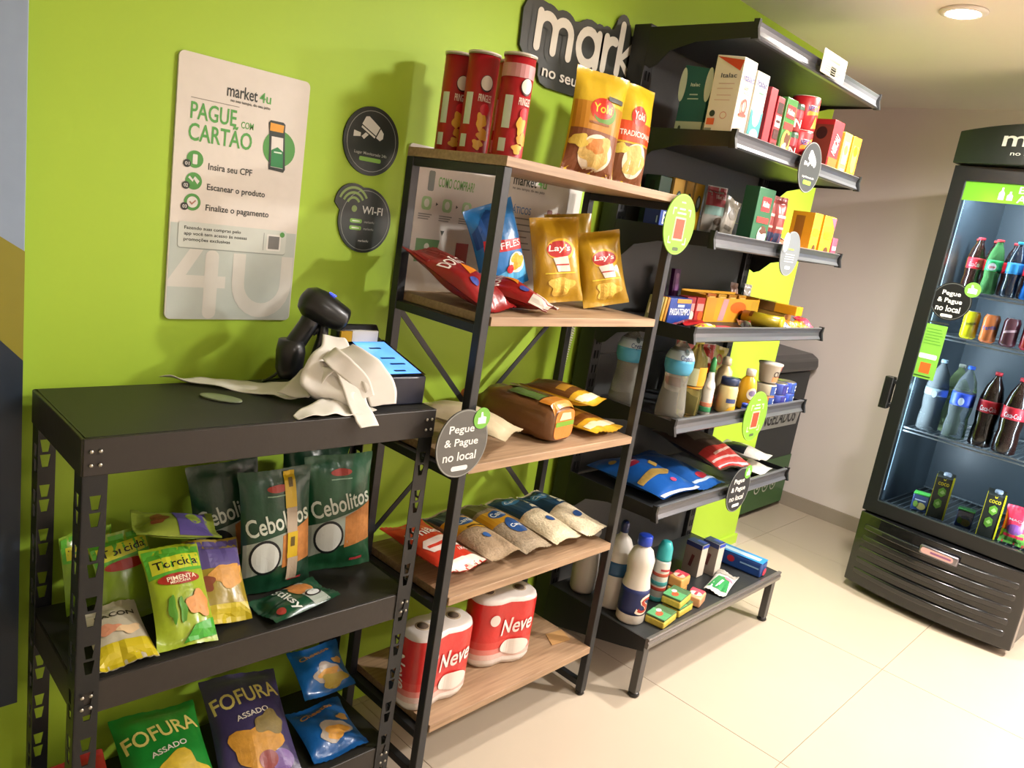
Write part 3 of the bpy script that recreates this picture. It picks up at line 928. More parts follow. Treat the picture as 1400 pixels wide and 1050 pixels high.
obj('arc_plate', MB().prism(hump + [(-0.06, 0.0), (0.0, 0.0)], -0.0035, 0.0), mt(SIGN, 'print'), ws)
for r in (0.045, 0.033, 0.021):
    decal('signal_arc', sh_ring(-0.040, 0.034, r, r, 0.006, 20, rad(28), rad(160)), mt('86a558'), ws, wm_, 0.001)
decal('signal_dot', sh_ell(-0.036, 0.026, 0.008, 0.008), mt('86a558'), ws, wm_, 0.001)
decal('lettering', sh_text('WI-FI', 0.018, 0.026, 0.062, 0.019, 0, 0.02), mt('d9ddd6'), ws, wm_, 0.001)
for k, (a, b) in enumerate((('REDE', 'market4u'), ('SENHA', 'market4u'))):
    tg = decal('green_tag', sh_rrect(-0.045, -0.010, -0.008 - k * 0.017, 0.002 - k * 0.017, 0.004), mt('7fb54a'), ws, wm_, 0.001)
    decal('lettering', sh_text(a, -0.0275, -0.003 - k * 0.017, 0.022, 0.005), mt('e5ebdd'), tg, wm_, 0.0014)
    decal('lettering', sh_text(b, 0.012, -0.003 - k * 0.017, 0.03, 0.006), mt('aab0a8'), ws, wm_, 0.001)
decal('lettering', sh_text('market4u', 0.0, -0.05, 0.03, 0.006), mt('d9ddd6'), ws, wm_, 0.001)

# big cut-out shop name: dark backing plate that follows the letters
def blob(pts, rs, n=18):
    """outline union drawn as overlapping discs (one plate, several lobes)"""
    m = MB()
    for (x, z), r in zip(pts, rs):
        m.prism([(x + r * math.cos(2 * PI * i / n), z + r * math.sin(2 * PI * i / n)) for i in range(n)], -0.009, 0.0)
    return m
LG = thing('shop_name_sign', 'large dark cut-out sign with cream letters above the oak rack', 'sign', (1.58, 0.0, 1.86))
lm = flat_map('f', (-1.58, -0.010, -1.86))
def lt(s, x, z, wd, h, bold=0.05, name='letter'):
    decal(name, sh_text(s, x, z, wd, h, 0, bold), mt('d8d2c2', 'print'), LG, lm, 0.004)
back = MB()
def dark(s, x, z, wd, h, grow):
    v, f, W, H = text2d(s, 0.05)
    kx, kz = wd / W, h / H
    return [(x + a * kx, z + b * kz) for a, b in v]
plate_pts = [(1.585, 2.04), (1.60, 2.07), (1.64, 2.08), (1.70, 2.075), (1.74, 2.065), (1.79, 2.06), (1.85, 2.07), (1.93, 2.075), (1.98, 2.085), (2.0, 2.12), (2.03, 2.13), (2.06, 2.12), (2.075, 2.09), (2.14, 2.085), (2.2, 2.09), (2.26, 2.09), (2.28, 2.13), (2.31, 2.13), (2.34, 2.09), (2.38, 2.08), (2.39, 1.93), (2.3, 1.885), (2.1, 1.87), (1.9, 1.862), (1.72, 1.86), (1.69, 1.868), (1.678, 1.885), (1.675, 1.915), (1.655, 1.925), (1.61, 1.925), (1.59, 1.945)]
obj('backing_plate', MB().prism([(a - 1.58, b - 1.86) for a, b in plate_pts], -0.010, -0.001), mt('33352f', 'print'), LG, bev=0.0)
def arc(cx, cz, rx, rz, a0, a1, n=12):
    return [(cx + rx * math.cos(rad(a0 + (a1 - a0) * k / n)), cz + rz * math.sin(rad(a0 + (a1 - a0) * k / n))) for k in range(n + 1)]
LETTERS = {  # unit letters: baseline 0, x-height 1
    'm': ([[(0, 0), (0, 1)], [(0, 0.6)] + arc(0.35, 0.62, 0.35, 0.36, 180, 0) + [(0.7, 0)], [(0.7, 0.6)] + arc(1.05, 0.62, 0.35, 0.36, 180, 0) + [(1.4, 0)]]),
    'a': ([arc(0.45, 0.5, 0.45, 0.5, 0, 360, 20), [(0.9, 1.0), (0.9, 0)]]),
    'r': ([[(0, 0), (0, 1)], arc(0.42, 0.5, 0.42, 0.48, 180, 75)]),
    'k': ([[(0, 0), (0, 1.5)], [(0.62, 1.0), (0.08, 0.45), (0.66, 0)]]),
    'e': ([[(0.05, 0.5), (0.9, 0.5)] + arc(0.47, 0.5, 0.44, 0.5, 0, 310, 18)]),
    't': ([[(0.2, 1.4), (0.2, 0.2), (0.35, 0.02), (0.5, 0.02)], [(0, 1.0), (0.5, 1.0)]])}
for ch, x_, z_, sx_, sz_ in (('m', 1.652, 1.958, 0.098, 0.088), ('a', 1.828, 1.962, 0.098, 0.09), ('r', 1.953, 1.966, 0.085, 0.09), ('k', 2.024, 1.97, 0.105, 0.092), ('e', 2.112, 1.974, 0.10, 0.09), ('t', 2.235, 1.976, 0.10, 0.09)):
    st_ = [[(x_ + a * sx_, z_ + b * sz_) for a, b in L] for L in LETTERS[ch]]
    for k_, L_ in enumerate(st_):
        decal('letter_outline', sh_stroke(L_, 0.066), mt('33352f', 'print'), LG, lm, 0.0008 + 0.0003 * k_)
        decal('letter_stroke', sh_stroke(L_, 0.026), mt('d8d2c2', 'print'), LG, lm, 0.003 + 0.0003 * k_)
lt('no seu tempo', 1.855, 1.895, 0.33, 0.036, 0.03, 'lettering')

# instruction poster behind the oak rack
ib, im = board('instruction_poster', 'white instruction poster on the wall behind the oak rack', 'poster', 1.262, 1.968, 1.195, 1.628, 'd9d4cb', 0.01)
decal('lettering', sh_text('COMO COMPRAR?', 1.435, 1.545, 0.13, 0.026, 0, 0.03), mt('6fae55'), ib, im, 0.0006)
decal('phone_picture', sh_rrect(1.335, 1.356, 1.518, 1.57, 0.005), mt('6d756d'), ib, im, 0.0006)
for k in range(3):
    x = 1.338 + k * 0.072
    decal('step_icon', sh_rrect(x - 0.017, x + 0.017, 1.468, 1.503, 0.01), mt('9cc58a'), ib, im, 0.0006)
    decal('step_icon', sh_ell(x, 1.486, 0.009, 0.011), mt('dfe6d8'), ib, im, 0.001)
    for q in range(3):
        decal('print_line', sh_rect(x - 0.024, x + 0.022 - q * 0.005, 1.455 - q * 0.006, 1.458 - q * 0.006), mt('8b8b84'), ib, im, 0.0006)
    if k < 2:
        decal('arrow_mark', sh_poly([(x + 0.032, 1.481), (x + 0.040, 1.486), (x + 0.032, 1.491)]), mt('4a4f48'), ib, im, 0.0006)
decal('arrow_mark', sh_poly([(1.398, 1.418), (1.405, 1.404), (1.412, 1.418)]), mt('3a3f38'), ib, im, 0.0006)
dc = decal('green_panel', sh_poly([(1.318, 1.33), (1.388, 1.33), (1.40, 1.392), (1.318, 1.392)]), mt('6f9a6a'), ib, im, 0.0006)
decal('panel_mark', sh_ell(1.356, 1.372, 0.009, 0.009), mt('dfe6d8'), dc, im, 0.001)
decal('print_line', sh_rect(1.33, 1.38, 1.348, 1.352), mt('dfe6d8'), dc, im, 0.001)
decal('lettering', sh_text('market', 1.70, 1.592, 0.10, 0.032, 0, 0.03), mt('30342f'), ib, im, 0.0006)
decal('lettering', sh_text('4u', 1.775, 1.592, 0.04, 0.027, 0, 0.015), mt('6fae55'), ib, im, 0.0006)
decal('lettering', sh_text('no seu tempo, do seu jeito', 1.72, 1.566, 0.14, 0.010), mt('30342f'), ib, im, 0.0006)
decal('blue_disc', sh_ell(1.605, 1.508, 0.016, 0.018), mt('5b86b8'), ib, im, 0.0006)
decal('lettering', sh_text('PRÁTICOS', 1.69, 1.508, 0.105, 0.026, 0, 0.03), mt('5b86b8'), ib, im, 0.0006)
decal('brown_shield', sh_rrect(1.815, 1.84, 1.485, 1.52, 0.006), mt('7c4a44'), ib, im, 0.0006)
decal('lettering', sh_text('ATENÇÃO', 1.888, 1.507, 0.08, 0.022, 0, 0.03), mt('9a4a42'), ib, im, 0.0006)
for k in range(7):
    decal('print_line', sh_rect(1.66, 1.74 + (k % 3) * 0.012, 1.480 - k * 0.018, 1.484 - k * 0.018), mt('8b8b84'), ib, im, 0.0006)
    decal('print_line', sh_rect(1.85, 1.91 + (k % 2) * 0.02, 1.484 - k * 0.018, 1.488 - k * 0.018), mt('8b8b84'), ib, im, 0.0006)
decal('red_card', sh_rect(1.462, 1.508, 1.295, 1.39), mt('a83a34'), ib, im, 0.0008)

# tall printed panel at the left edge
LP = tag(obj('printed_panel', B(-0.25, 0.0, -0.045, 0.0, 0.0, 1.9), mt('8b9db3', 'print'), None, (0.403, -0.002, 0.37), bev=0.002), 'tall printed wall panel in grey blue, mustard and navy at the far left', 'panel')
lpm = flat_map('f', (0, -0.045, 0))
decal('mustard_field', sh_poly([(-0.25, 1.08), (0, 0.925), (0, 0.60), (-0.25, 0.90)]), mt('857f26'), LP, lpm, 0.0006)
decal('navy_field', sh_poly([(-0.25, 0.99), (0, 0.723), (0, 0.0), (-0.25, 0.0)]), mt('1d2a38'), LP, lpm, 0.0010)

# ================================================================ SHELF TALKERS
def talker(name, label, x, y, z, col, lines, rx=0.08, rz=0.083, ry=0, badge=None, extra=None, group=None, edge='8a8d88', tcol='e6e6e0'):
    v, f = sh_ell(0, 0, rx, rz, 48)
    o = obj(name, MB().prism(v[1:], -0.003, 0.0), mt(col, 'print'), None, (x, y, z), (0, rad(ry), 0))
    tag(o, label, 'sign', group)
    mp = flat_map('f', (0, -0.003, 0))
    decal('ring_mark', sh_ring(0, 0, rx - 0.001, rz - 0.001, 0.0025, 48), mt(edge), o, mp, 0.0005)
    for s, lx, lz, wd, h in lines:
        decal('lettering', sh_text(s, lx, lz, wd, h, 0, 0.03), mt(tcol), o, mp, 0.0008)
    if badge:
        bx_, bz_, br = badge
        v2, _ = sh_ell(bx_, bz_, br, br, 28)
        b = obj('thumb_badge', MB().prism(v2[1:], -0.005, -0.003), mt('6fae42', 'print'), o)
        decal('thumb_icon', sh_poly([(bx_ - br * .5, bz_ - br * .5), (bx_ + br * .5, bz_ - br * .5), (bx_ + br * .5, bz_ + br * .1), (bx_ + br * .1, bz_ + br * .2), (bx_, bz_ + br * .6), (bx_ - br * .2, bz_ + br * .6), (bx_ - br * .2, bz_ + br * .1), (bx_ - br * .5, bz_ + br * .1)]), mt('eef2ea'), b, mp, 0.0025)
    return o, mp
PP = [('Pegue', -0.008, 0.034, 0.078, 0.024), ('& Pague', -0.004, 0.002, 0.105, 0.024), ('no local', -0.004, -0.03, 0.103, 0.022)]
o, m_ = talker('shelf_talker', 'grey round take and pay tag on the left front post of the oak rack', 1.200, -0.412, 0.962, '5b5a56', PP, badge=(0.05, 0.058, 0.026))
decal('tag_mark', sh_rrect(-0.026, 0.026, -0.066, -0.054, 0.006), mt('d9dcda'), o, m_, 0.0008)
o, m_ = talker('shelf_talker', 'dark round take and pay tag on the lowest gondola shelf', 2.582, -0.462, 0.645, '2c2e30', PP, rx=0.083, rz=0.086, badge=(0.045, 0.064, 0.026))
decal('tag_mark', sh_rrect(-0.026, 0.026, -0.066, -0.054, 0.006), mt('d9dcda'), o, m_, 0.0008)
o, m_ = talker('shelf_talker', 'dark round tag with a camera symbol on the milk shelf', 2.555, -0.462, 1.79, '3a3c3e', [('Lugar Monitorado 24h', 0, -0.032, 0.09, 0.008)], rx=0.081, rz=0.081)
cctv(o, m_, 0.0, 0.02, 0.95)
decal('green_tag', sh_rrect(-0.03, 0.03, -0.055, -0.042, 0.005), mt('93cf3c'), o, m_, 0.0008)
o, m_ = talker('shelf_talker', 'small grey tag with a white corner badge on the coffee shelf', 2.556, -0.462, 1.505, '6f7578', [('aviso', 0, 0.015, 0.04, 0.01)], rx=0.07, rz=0.075, tcol='a9d04a')
for k in range(4):
    decal('print_line', sh_rect(-0.035, 0.035, -0.004 - k * 0.008, -0.001 - k * 0.008), mt('b9bfc2'), o, m_, 0.0008)
decal('tag_mark', sh_rrect(-0.02, 0.02, -0.052, -0.042, 0.005), mt('e2e4e4'), o, m_, 0.0008)
v2, _ = sh_ell(-0.05, 0.035, 0.02, 0.032, 24)
obj('white_badge', MB().prism(v2[1:], -0.005, -0.003), mt('dfe2e0', 'print'), o)
def price_talker(label, x, y, z, rx, rz):
    o, m_ = talker('price_talker', label, x, y, z, '7ab033', [], rx=rx, rz=rz, edge='93c44a')
    decal('lettering', sh_text('market4u', 0, 0.062, 0.022, 0.006), mt('eef4e2'), o, m_, 0.0008)
    decal('lettering', sh_text('Baixe o', 0, 0.043, 0.03, 0.008), mt('eef4e2'), o, m_, 0.0008)
    decal('lettering', sh_text('aplicativo', 0, 0.031, 0.045, 0.009), mt('eef4e2'), o, m_, 0.0008)
    decal('code_card', sh_rrect(-0.028, 0.028, -0.045, 0.02, 0.003), mt('e8cfa0'), o, m_, 0.0008)
    decal('code_card', sh_rect(-0.023, 0.023, -0.04, 0.015), mt('c8452c'), o, m_, 0.0012)
    for sx in (-1, 1):
        for sz in (-1, 1):
            decal('corner_mark', sh_poly([(sx * 0.046, -0.005 + sz * 0.05), (sx * 0.046, -0.005 + sz * 0.03), (sx * 0.042, -0.005 + sz * 0.03), (sx * 0.042, -0.005 + sz * 0.046), (sx * 0.03, -0.005 + sz * 0.046), (sx * 0.03, -0.005 + sz * 0.05)]), mt('d8e8b8'), o, m_, 0.0008)
    decal('tag_mark', sh_rrect(-0.015, 0.015, -0.074, -0.064, 0.004), mt('4a5a3a'), o, m_, 0.0008)
price_talker('lime green oval app tag on the top right corner of the oak rack', 1.924, -0.412, 1.536, 0.078, 0.085)
price_talker('lime green oval app tag on the bottle shelf of the gondola', 2.580, -0.462, 0.926, 0.085, 0.092)
pc, pcm = board('price_card', 'cream price card clipped to the top gondola shelf', 'sign', 2.47, 2.655, 2.075, 2.145, 'd6d0b4', 0.002, 0.002, -0.462)
pc.rotation_euler = (0, 0, 0)
decal('lettering', sh_text('ATENÇÃO ', 2.56, 2.122, 0.085, 0.014), mt('9ab02a'), pc, pcm, 0.0005)
for k in range(4):
    decal('print_line', sh_rect(2.50, 2.625 - (k % 2) * 0.015, 2.106 - k * 0.007, 2.109 - k * 0.007), mt('6a6a50'), pc, pcm, 0.0005)
obj('clip', B(-0.02, 0.02, -0.002, 0.016, -0.03, -0.005), mt('d9d9d4', 'plastic'), pc)

# ================================================================ GOODS ON THE OAK RACK
Z5, Z4, Z3, Z2, Z1 = 1.6145, 1.2595, 0.8985, 0.5485, 0.1835
# --- crisp tubes
tube_prof = [(0.037, 0), (0.038, 0.003), (0.037, 0.006), (0.037, 0.226), (0.0385, 0.229), (0.0385, 0.232)]
tube_spec = [('R', -0.75, -0.42, 0.30, 0.62, 'cdd6c4', {'name': 'nutrition_panel'}), ('R', -0.78, -0.48, 0.07, 0.20, 'cdd6c4', {'name': 'barcode_panel'}),
             ('E', 0.08, 0.72, 0.27, 0.085, '3a1c18'), ('E', 0.08, 0.725, 0.24, 0.073, 'e6dfd0'), ('T', 'PRINGLES', 0.08, 0.575, 0.27, 'f0e2d2', {'h': 0.075, 'bold': 0.04}),
             ('E', 0.12, 0.46, 0.2, 0.06, 'c8202a', {'name': 'flavour_mark'}), ('E', 0.04, 0.34, 0.2, 0.085, 'e0a838', {'name': 'crisp_picture'}), ('E', 0.16, 0.21, 0.22, 0.06, 'd89a34', {'name': 'crisp_picture'}), ('E', 0.0, 0.11, 0.2, 0.05, 'e2b04a', {'name': 'crisp_picture'})]
tubes = [(1.307, -0.105, 0.0, 'red crisp tube furthest back against the green wall'), (1.305, -0.192, 0.0, 'red crisp tube in the middle of the front three'),
         (1.328, -0.288, 0.0, 'red crisp tube with a pink top band nearest the shelf edge'), (1.392, -0.205, 0.0, 'red crisp tube half hidden behind its neighbours')]
for k, (x, y, a, lab) in enumerate(tubes):
    sp = list(tube_spec)
    if k == 2:
        sp = [('R', -1.6, 1.2, 0.80, 0.93, 'c88a8a')] + sp
    r = round_body('crisp_tube', lab, 'snack tube', tube_prof[:4], 'a81620', (x, y, Z5), (0, 0, -28 if k != 2 else -12), sp, 'red crisp tubes on the top board', 'print', parts=[('rim', [(0.037, 0.2262), (0.0388, 0.2265), (0.0388, 0.229)], 'a89a88', 'metal'), ('lid', [(0.0382, 0.2292), (0.0395, 0.2295), (0.0395, 0.2335), (0.036, 0.2345)], 'ddd3c6', 'plastic')])
# --- yellow flour pouches
pouch = [('R', -0.96, 0.96, 0.42, 0.68, 'b5791c'), ('E', -0.02, 0.62, 0.42, 0.11, 'c23a1c'), ('E', 0.1, 0.60, 0.42, 0.11, '5f8a2a', {'name': 'badge_shadow'}), ('E', 0.0, 0.635, 0.4, 0.10, 'c8321e'), ('T', 'Yoki', 0.0, 0.635, 0.33, 'f0c93a', {'h': 0.085, 'bold': 0.04}),  # green oval printed behind the red badge
         ('T', 'Farofa', -0.05, 0.49, 0.36, '8a4f18', {'h': 0.04}), ('E', 0.05, 0.22, 0.62, 0.17, 'e9dcc0', {'name': 'plate_picture'}), ('E', 0.05, 0.225, 0.54, 0.145, 'cfae62', {'name': 'food_picture', 'kind': 'crisp'}), ('E', 0.0, 0.28, 0.3, 0.07, 'c9803a', {'name': 'food_picture', 'kind': 'crisp'}),
         ('E', -0.62, 0.30, 0.3, 0.06, 'd9bd52', {'name': 'food_picture'}), ('R', 0.15, 0.75, 0.72, 0.765, '4b4a44', {'name': 'date_stamp'})]
bag('flour_pouch', 'yellow and brown seasoned flour pouch left of its twin on the top board', 'food pouch', 0.165, 0.285, 0.075, 'c9a51e', (1.705, -0.225, Z5 + 0.001), (-7, 4, -24), [('R', -0.97, 0.97, 0.0, 0.42, '7d4a2c')] + pouch, 'flour pouches', lump=0.008)
pouch2 = [('R', -0.97, 0.97, 0.0, 0.40, '7d4a2c'), ('R', -0.97, 0.97, 0.42, 0.62, 'd24a1e'), ('E', 0.0, 0.68, 0.4, 0.10, 'c8321e'), ('T', 'Yoki', 0.0, 0.685, 0.3, 'efe4d0', {'h': 0.08, 'bold': 0.04}), ('T', 'TRADICIONAL', 0.02, 0.50, 0.8, 'f0e2d0', {'h': 0.055}),
          ('E', 0.1, 0.24, 0.6, 0.17, 'e9dcc0', {'name': 'plate_picture'}), ('E', 0.1, 0.245, 0.52, 0.145, 'cfae62', {'name': 'food_picture', 'kind': 'crisp'}), ('E', -0.6, 0.34, 0.3, 0.05, 'd9bd52', {'name': 'food_picture'})]
bag('flour_pouch', 'yellow and red-banded flour pouch at the right end of the top board', 'food pouch', 0.135, 0.285, 0.07, 'd3ae22', (1.868, -0.235, Z5 + 0.001), (-7, 3, -18), pouch2, 'flour pouches', lump=0.008)

# --- crisp bags on the second board from the top
red_chip = [('P', [(-0.9, 0.72), (0.9, 0.62), (0.9, 0.82), (-0.9, 0.9)], '6d1014'), ('T', 'DORITOS', 0.0, 0.62, 0.82, 'efe6dc', {'h': 0.12, 'bold': 0.05, 'rot': 12}), ('P', [(-0.3, 0.38), (0.35, 0.42), (0.0, 0.56)], 'd9821e', {'name': 'crisp_picture', 'kind': 'crisp'}), ('P', [(0.1, 0.2), (0.7, 0.26), (0.35, 0.4)], 'd9821e', {'name': 'crisp_picture', 'kind': 'crisp'}), ('E', -0.4, 0.3, 0.14, 0.05, '3d4f9a')]
bag('tortilla_chip_bag', 'red tortilla chip bag slumped against the wall poster at the far left', 'crisps', 0.145, 0.28, 0.07, '86181a', (1.315, -0.36, Z4 + 0.034), (-68, 0, 15), red_chip, 'red tortilla chip bags', lump=0.026, crease=0.014)
bag('tortilla_chip_bag', 'red tortilla chip bag with a white lower end lying in front', 'crisps', 0.115, 0.27, 0.055, '8f1a1a', (1.478, -0.384, Z4 + 0.030), (-83, 0, 25), [('R', -0.97, 0.97, 0.0, 0.2, 'd9cfc2')] + red_chip, 'red tortilla chip bags', lump=0.022, crease=0.012)
blue = [('P', [(-0.95, 0.74), (-0.2, 0.95), (0.3, 0.92), (0.0, 0.7), (-0.9, 0.55)], '174a8c'), ('P', [(-0.95, 0.16), (0.9, 0.32), (0.9, 0.1), (-0.9, 0.05)], '5cb1e2'), ('P', [(-0.75, 0.50), (0.75, 0.42), (0.8, 0.54), (-0.7, 0.64)], 'c2222a'), ('T', 'RUFFLES', 0.02, 0.525, 0.7, 'eef0f2', {'h': 0.075, 'bold': 0.06, 'rot': -5}), ('E', 0.42, 0.29, 0.36, 0.12, 'efe9dc', {'name': 'plate_picture'}), ('E', 0.44, 0.30, 0.29, 0.09, 'e2a52a', {'name': 'crisp_picture', 'kind': 'crisp'}), ('E', 0.1, 0.24, 0.16, 0.05, 'c2222a')]
bag('ridged_crisp_bag', 'bright blue crisp bag leaning left between the red and yellow bags', 'crisps', 0.16, 0.235, 0.07, '1f74b8', (1.526, -0.166, Z4 + 0.006), (-6, -22, -8), blue, None, lump=0.012, crease=0.008)
yel = [('E', 0.05, 0.62, 0.56, 0.13, 'e8b52a'), ('E', 0.0, 0.62, 0.5, 0.1, 'b8221e'), ('T', "Lay's", 0.0, 0.625, 0.42, 'f4efe4', {'h': 0.095, 'bold': 0.05, 'shear': 0.2}), ('P', [(-0.28, 0.52), (0.3, 0.54), (0.4, 0.36), (-0.1, 0.36)], 'e6d6c8', {'name': 'flavour_panel'}), ('T', 'Clássica', 0.08, 0.44, 0.26, 'b0342a', {'h': 0.035}), ('E', 0.05, 0.19, 0.5, 0.11, 'e0b850', {'name': 'crisp_picture', 'kind': 'crisp'}), ('R', -0.6, 0.6, 0.335, 0.35, 'e0c83a')]
bag('potato_crisp_bag', 'yellow crisp bag next to the blue bag', 'crisps', 0.155, 0.235, 0.065, 'b48a16', (1.664, -0.238, Z4 + 0.003), (-10, -9, -22), yel, 'yellow crisp bags', lump=0.010, crease=0.008)
bag('potato_crisp_bag', 'yellow crisp bag standing at the back, mostly hidden by its twins', 'crisps', 0.16, 0.25, 0.06, 'a8841a', (1.835, -0.14, Z4 + 0.003), (-8, -9, -22), yel[:1], 'yellow crisp bags', lump=0.010, crease=0.008)
bag('potato_crisp_bag', 'yellow crisp bag tilted at the right front of the trio', 'crisps', 0.15, 0.215, 0.07, 'ba9018', (1.818, -0.29, Z4 + 0.003), (-14, -13, -24), yel, 'yellow crisp bags', lump=0.010, crease=0.008)

# --- bread and packets on the middle board
def loaf(loc, rz):
    secs = []
    L = 0.30
    for j in range(13):
        t = j / 12
        y = -L / 2 + L * t
        k = min(1, 0.8 + t * 3) * (1 if t < 0.8 else max(0.25, 1 - (t - 0.8) * 3.4))
        wv = 0.004 * math.sin(t * 40)
        sec = []
        for q in range(20):
            a = 2 * PI * q / 20
            c, s = math.cos(a), math.sin(a)
            x = 0.064 * k * math.copysign(abs(c) ** 0.6, c) + wv * s
            z = 0.055 + (0.055 * k + wv) * math.copysign(abs(s) ** 0.6, s) - 0.055 * (1 - k) * 0.3
            sec.append((x, y, max(0.001, z)))
        secs.append(sec)
    for t, k in ((0.17, 0.18), (0.20, 0.3)):
        secs.append([(0.064 * k * math.cos(2 * PI * q / 20), t, 0.045 + 0.05 * k * math.sin(2 * PI * q / 20)) for q in range(20)])
    r = tag(obj('bread_loaf', MB().loft(secs), mt('7a5230', 'film'), None, loc, (0, 0, rad(rz))), 'sliced bread loaf in a brown and orange bag on the middle board', 'bread')
    fr = lambda x, z, o: Vector((x, -L / 2 - o, z))
    decal('end_print', sh_rrect(-0.046, 0.046, 0.014, 0.096, 0.02), mt('d97a2c', 'film'), r, fr, 0.002)
    decal('end_print', sh_rect(-0.044, 0.044, 0.05, 0.064), mt('6f9a2c', 'print'), r, fr, 0.0035)
    decal('end_print', sh_poly([(-0.03, 0.068), (0.03, 0.068), (0.022, 0.088), (-0.02, 0.09)]), mt('e8cfa0', 'print'), r, fr, 0.0035)
    def tp(x, y, o):
        t = (y + L / 2) / L
        k = min(1, 0.8 + t * 3) * (1 if t < 0.8 else max(0.25, 1 - (t - 0.8) * 3.4))
        c = max(-1, min(1, x / (0.064 * k)))
        a = math.acos(math.copysign(abs(c) ** (1 / 0.6), c))
        z = 0.055 + (0.055 * k + 0.004) * math.sin(a) ** 0.6 - 0.055 * (1 - k) * 0.3
        return Vector((x, y, z + o))
    decal('top_print', sh_rect(-0.05, 0.055, -0.148, -0.09), mt('d2862f', 'film'), r, tp, 0.003, 0.01)
    decal('top_print', sh_rect(-0.045, 0.0, -0.085, 0.02), mt('4f6a2c', 'film'), r, tp, 0.003, 0.01)
    decal('top_print', sh_rect(0.005, 0.055, -0.085, 0.06), mt('5a2f1e', 'film'), r, tp, 0.003, 0.01)
    obj('tied_neck', MB().lathe([(0.012, 0), (0.018, 0.02), (0.03, 0.035), (0.022, 0.05)], 14), mt('b5672c', 'film'), r, (0, 0.195, 0.045), (rad(-90), 0, 0))
loaf((1.612, -0.212, Z3), 7)
bag('flour_sack', 'pale cream paper flour bag lying behind the grey round tag', 'food bag', 0.15, 0.26, 0.065, 'c9b998', (1.42, -0.375, Z3 + 0.032), (-86, 0, 26), [], None, kind='film', lump=0.008)
bag('biscuit_pack', 'yellow and brown biscuit pack lying under another on the middle board', 'biscuits', 0.165, 0.25, 0.05, 'd9a82c', (1.83, -0.378, Z3 + 0.026), (-89, 0, 8), [('R', -0.97, 0.97, 0.28, 0.97, '7a4a1c'), ('R', -0.9, 0.9, 0.1, 0.2, 'efdcb0'), ('R', -0.7, 0.5, 0.4, 0.6, 'b8862a')], 'yellow biscuit packs', lump=0.006)
bag('biscuit_pack', 'yellow and brown biscuit pack resting on top of its twin', 'biscuits', 0.135, 0.24, 0.06, 'd9a82c', (1.80, -0.335, Z3 + 0.094), (-89, 0, 12), [('R', -0.97, 0.97, 0.26, 0.97, '6a421c'), ('R', -0.9, 0.9, 0.08, 0.18, 'efdcb0'), ('R', -0.7, 0.5, 0.36, 0.5, 'b8862a'), ('T', 'OS', 0.35, 0.55, 0.25, 'c9682c', {'h': 0.1, 'rot': -90})], 'yellow biscuit packs', lump=0.006)

# --- sugar, beans and rice on the fourth board
bag('sugar_bag', 'red and white sugar bag at the left of the row of bags', 'food bag', 0.144, 0.275, 0.055, 'c43624', (1.324, -0.372, Z2 + 0.026), (-88, 0, 2), [('R', -0.97, 0.97, 0.0, 0.14, 'e6ddd0'), ('P', [(-0.6, 0.30), (0.65, 0.30), (0.8, 0.42), (0.65, 0.50), (-0.5, 0.50), (-0.75, 0.42)], 'e0cfc4'), ('T', 'União', 0.0, 0.64, 0.74, 'efe6dc', {'h': 0.13, 'bold': 0.06}), ('R', -0.6, 0.4, 0.37, 0.41, 'c43624'), ('T', '1KG', 0.6, 0.24, 0.22, 'efe6da', {'h': 0.045})], 'food bags on the fourth board', lump=0.007)
beans = [('R', -0.97, 0.97, 0.72, 0.97, '2a3448'), ('P', [(-0.95, 0.48), (0.95, 0.40), (0.95, 0.66), (-0.95, 0.72)], 'c8962a'), ('E', -0.05, 0.60, 0.5, 0.08, '2c5590'), ('T', 'Camil', -0.05, 0.60, 0.42, 'eef0ea', {'h': 0.075, 'bold': 0.04}), ('T', 'Feijão', 0.1, 0.47, 0.5, '5a3a1c', {'h': 0.05}), ('E', 0.0, 0.28, 0.22, 0.04, '2c5590')]
bag('bean_bag', 'speckled bean bag with yellow label beside the red sugar bag', 'food bag', 0.13, 0.285, 0.058, '9a8468', (1.469, -0.372, Z2 + 0.029), (-88, 0, 3), beans, 'food bags on the fourth board', kind='grain', lump=0.008)
bag('bean_bag', 'speckled bean bag with yellow label in the middle, its olive end at the back', 'food bag', 0.124, 0.285, 0.052, '96866e', (1.602, -0.376, Z2 + 0.030), (-86, 0, 4), beans[1:4] + [('R', -0.97, 0.97, 0.76, 0.97, '5d5a34'), ('E', 0.1, 0.36, 0.5, 0.13, '2a4f86'), ('T', 'Camil', 0.1, 0.36, 0.36, 'eef0ea', {'h': 0.05})], 'food bags on the fourth board', kind='grain', lump=0.008)
rice = [('R', -0.97, 0.97, 0.52, 0.97, '1f3f5c'), ('E', -0.2, 0.80, 0.5, 0.08, '3f7fb0'), ('T', 'Camil', -0.2, 0.80, 0.42, 'e8eee8', {'h': 0.06, 'bold': 0.04}), ('P', [(0.05, 0.55), (0.9, 0.55), (0.9, 0.78), (0.3, 0.74)], 'd9d2b4'), ('E', 0.1, 0.30, 0.28, 0.05, '2c4f86'), ('T', 'Arroz', 0.35, 0.62, 0.4, '1f3f5c', {'h': 0.05})]
bag('rice_bag', 'rice bag with a dark blue label left of the last bag', 'food bag', 0.132, 0.285, 0.062, 'cfc0a0', (1.732, -0.378, Z2 + 0.030), (-86, 0, 5), rice, 'food bags on the fourth board', kind='grain', lump=0.008)
bag('rice_bag', 'rice bag with a dark blue label at the right end of the row', 'food bag', 0.122, 0.285, 0.058, 'd2c4a6', (1.858, -0.382, Z2 + 0.030), (-86, 0, 5), rice, 'food bags on the fourth board', kind='grain', lump=0.008)

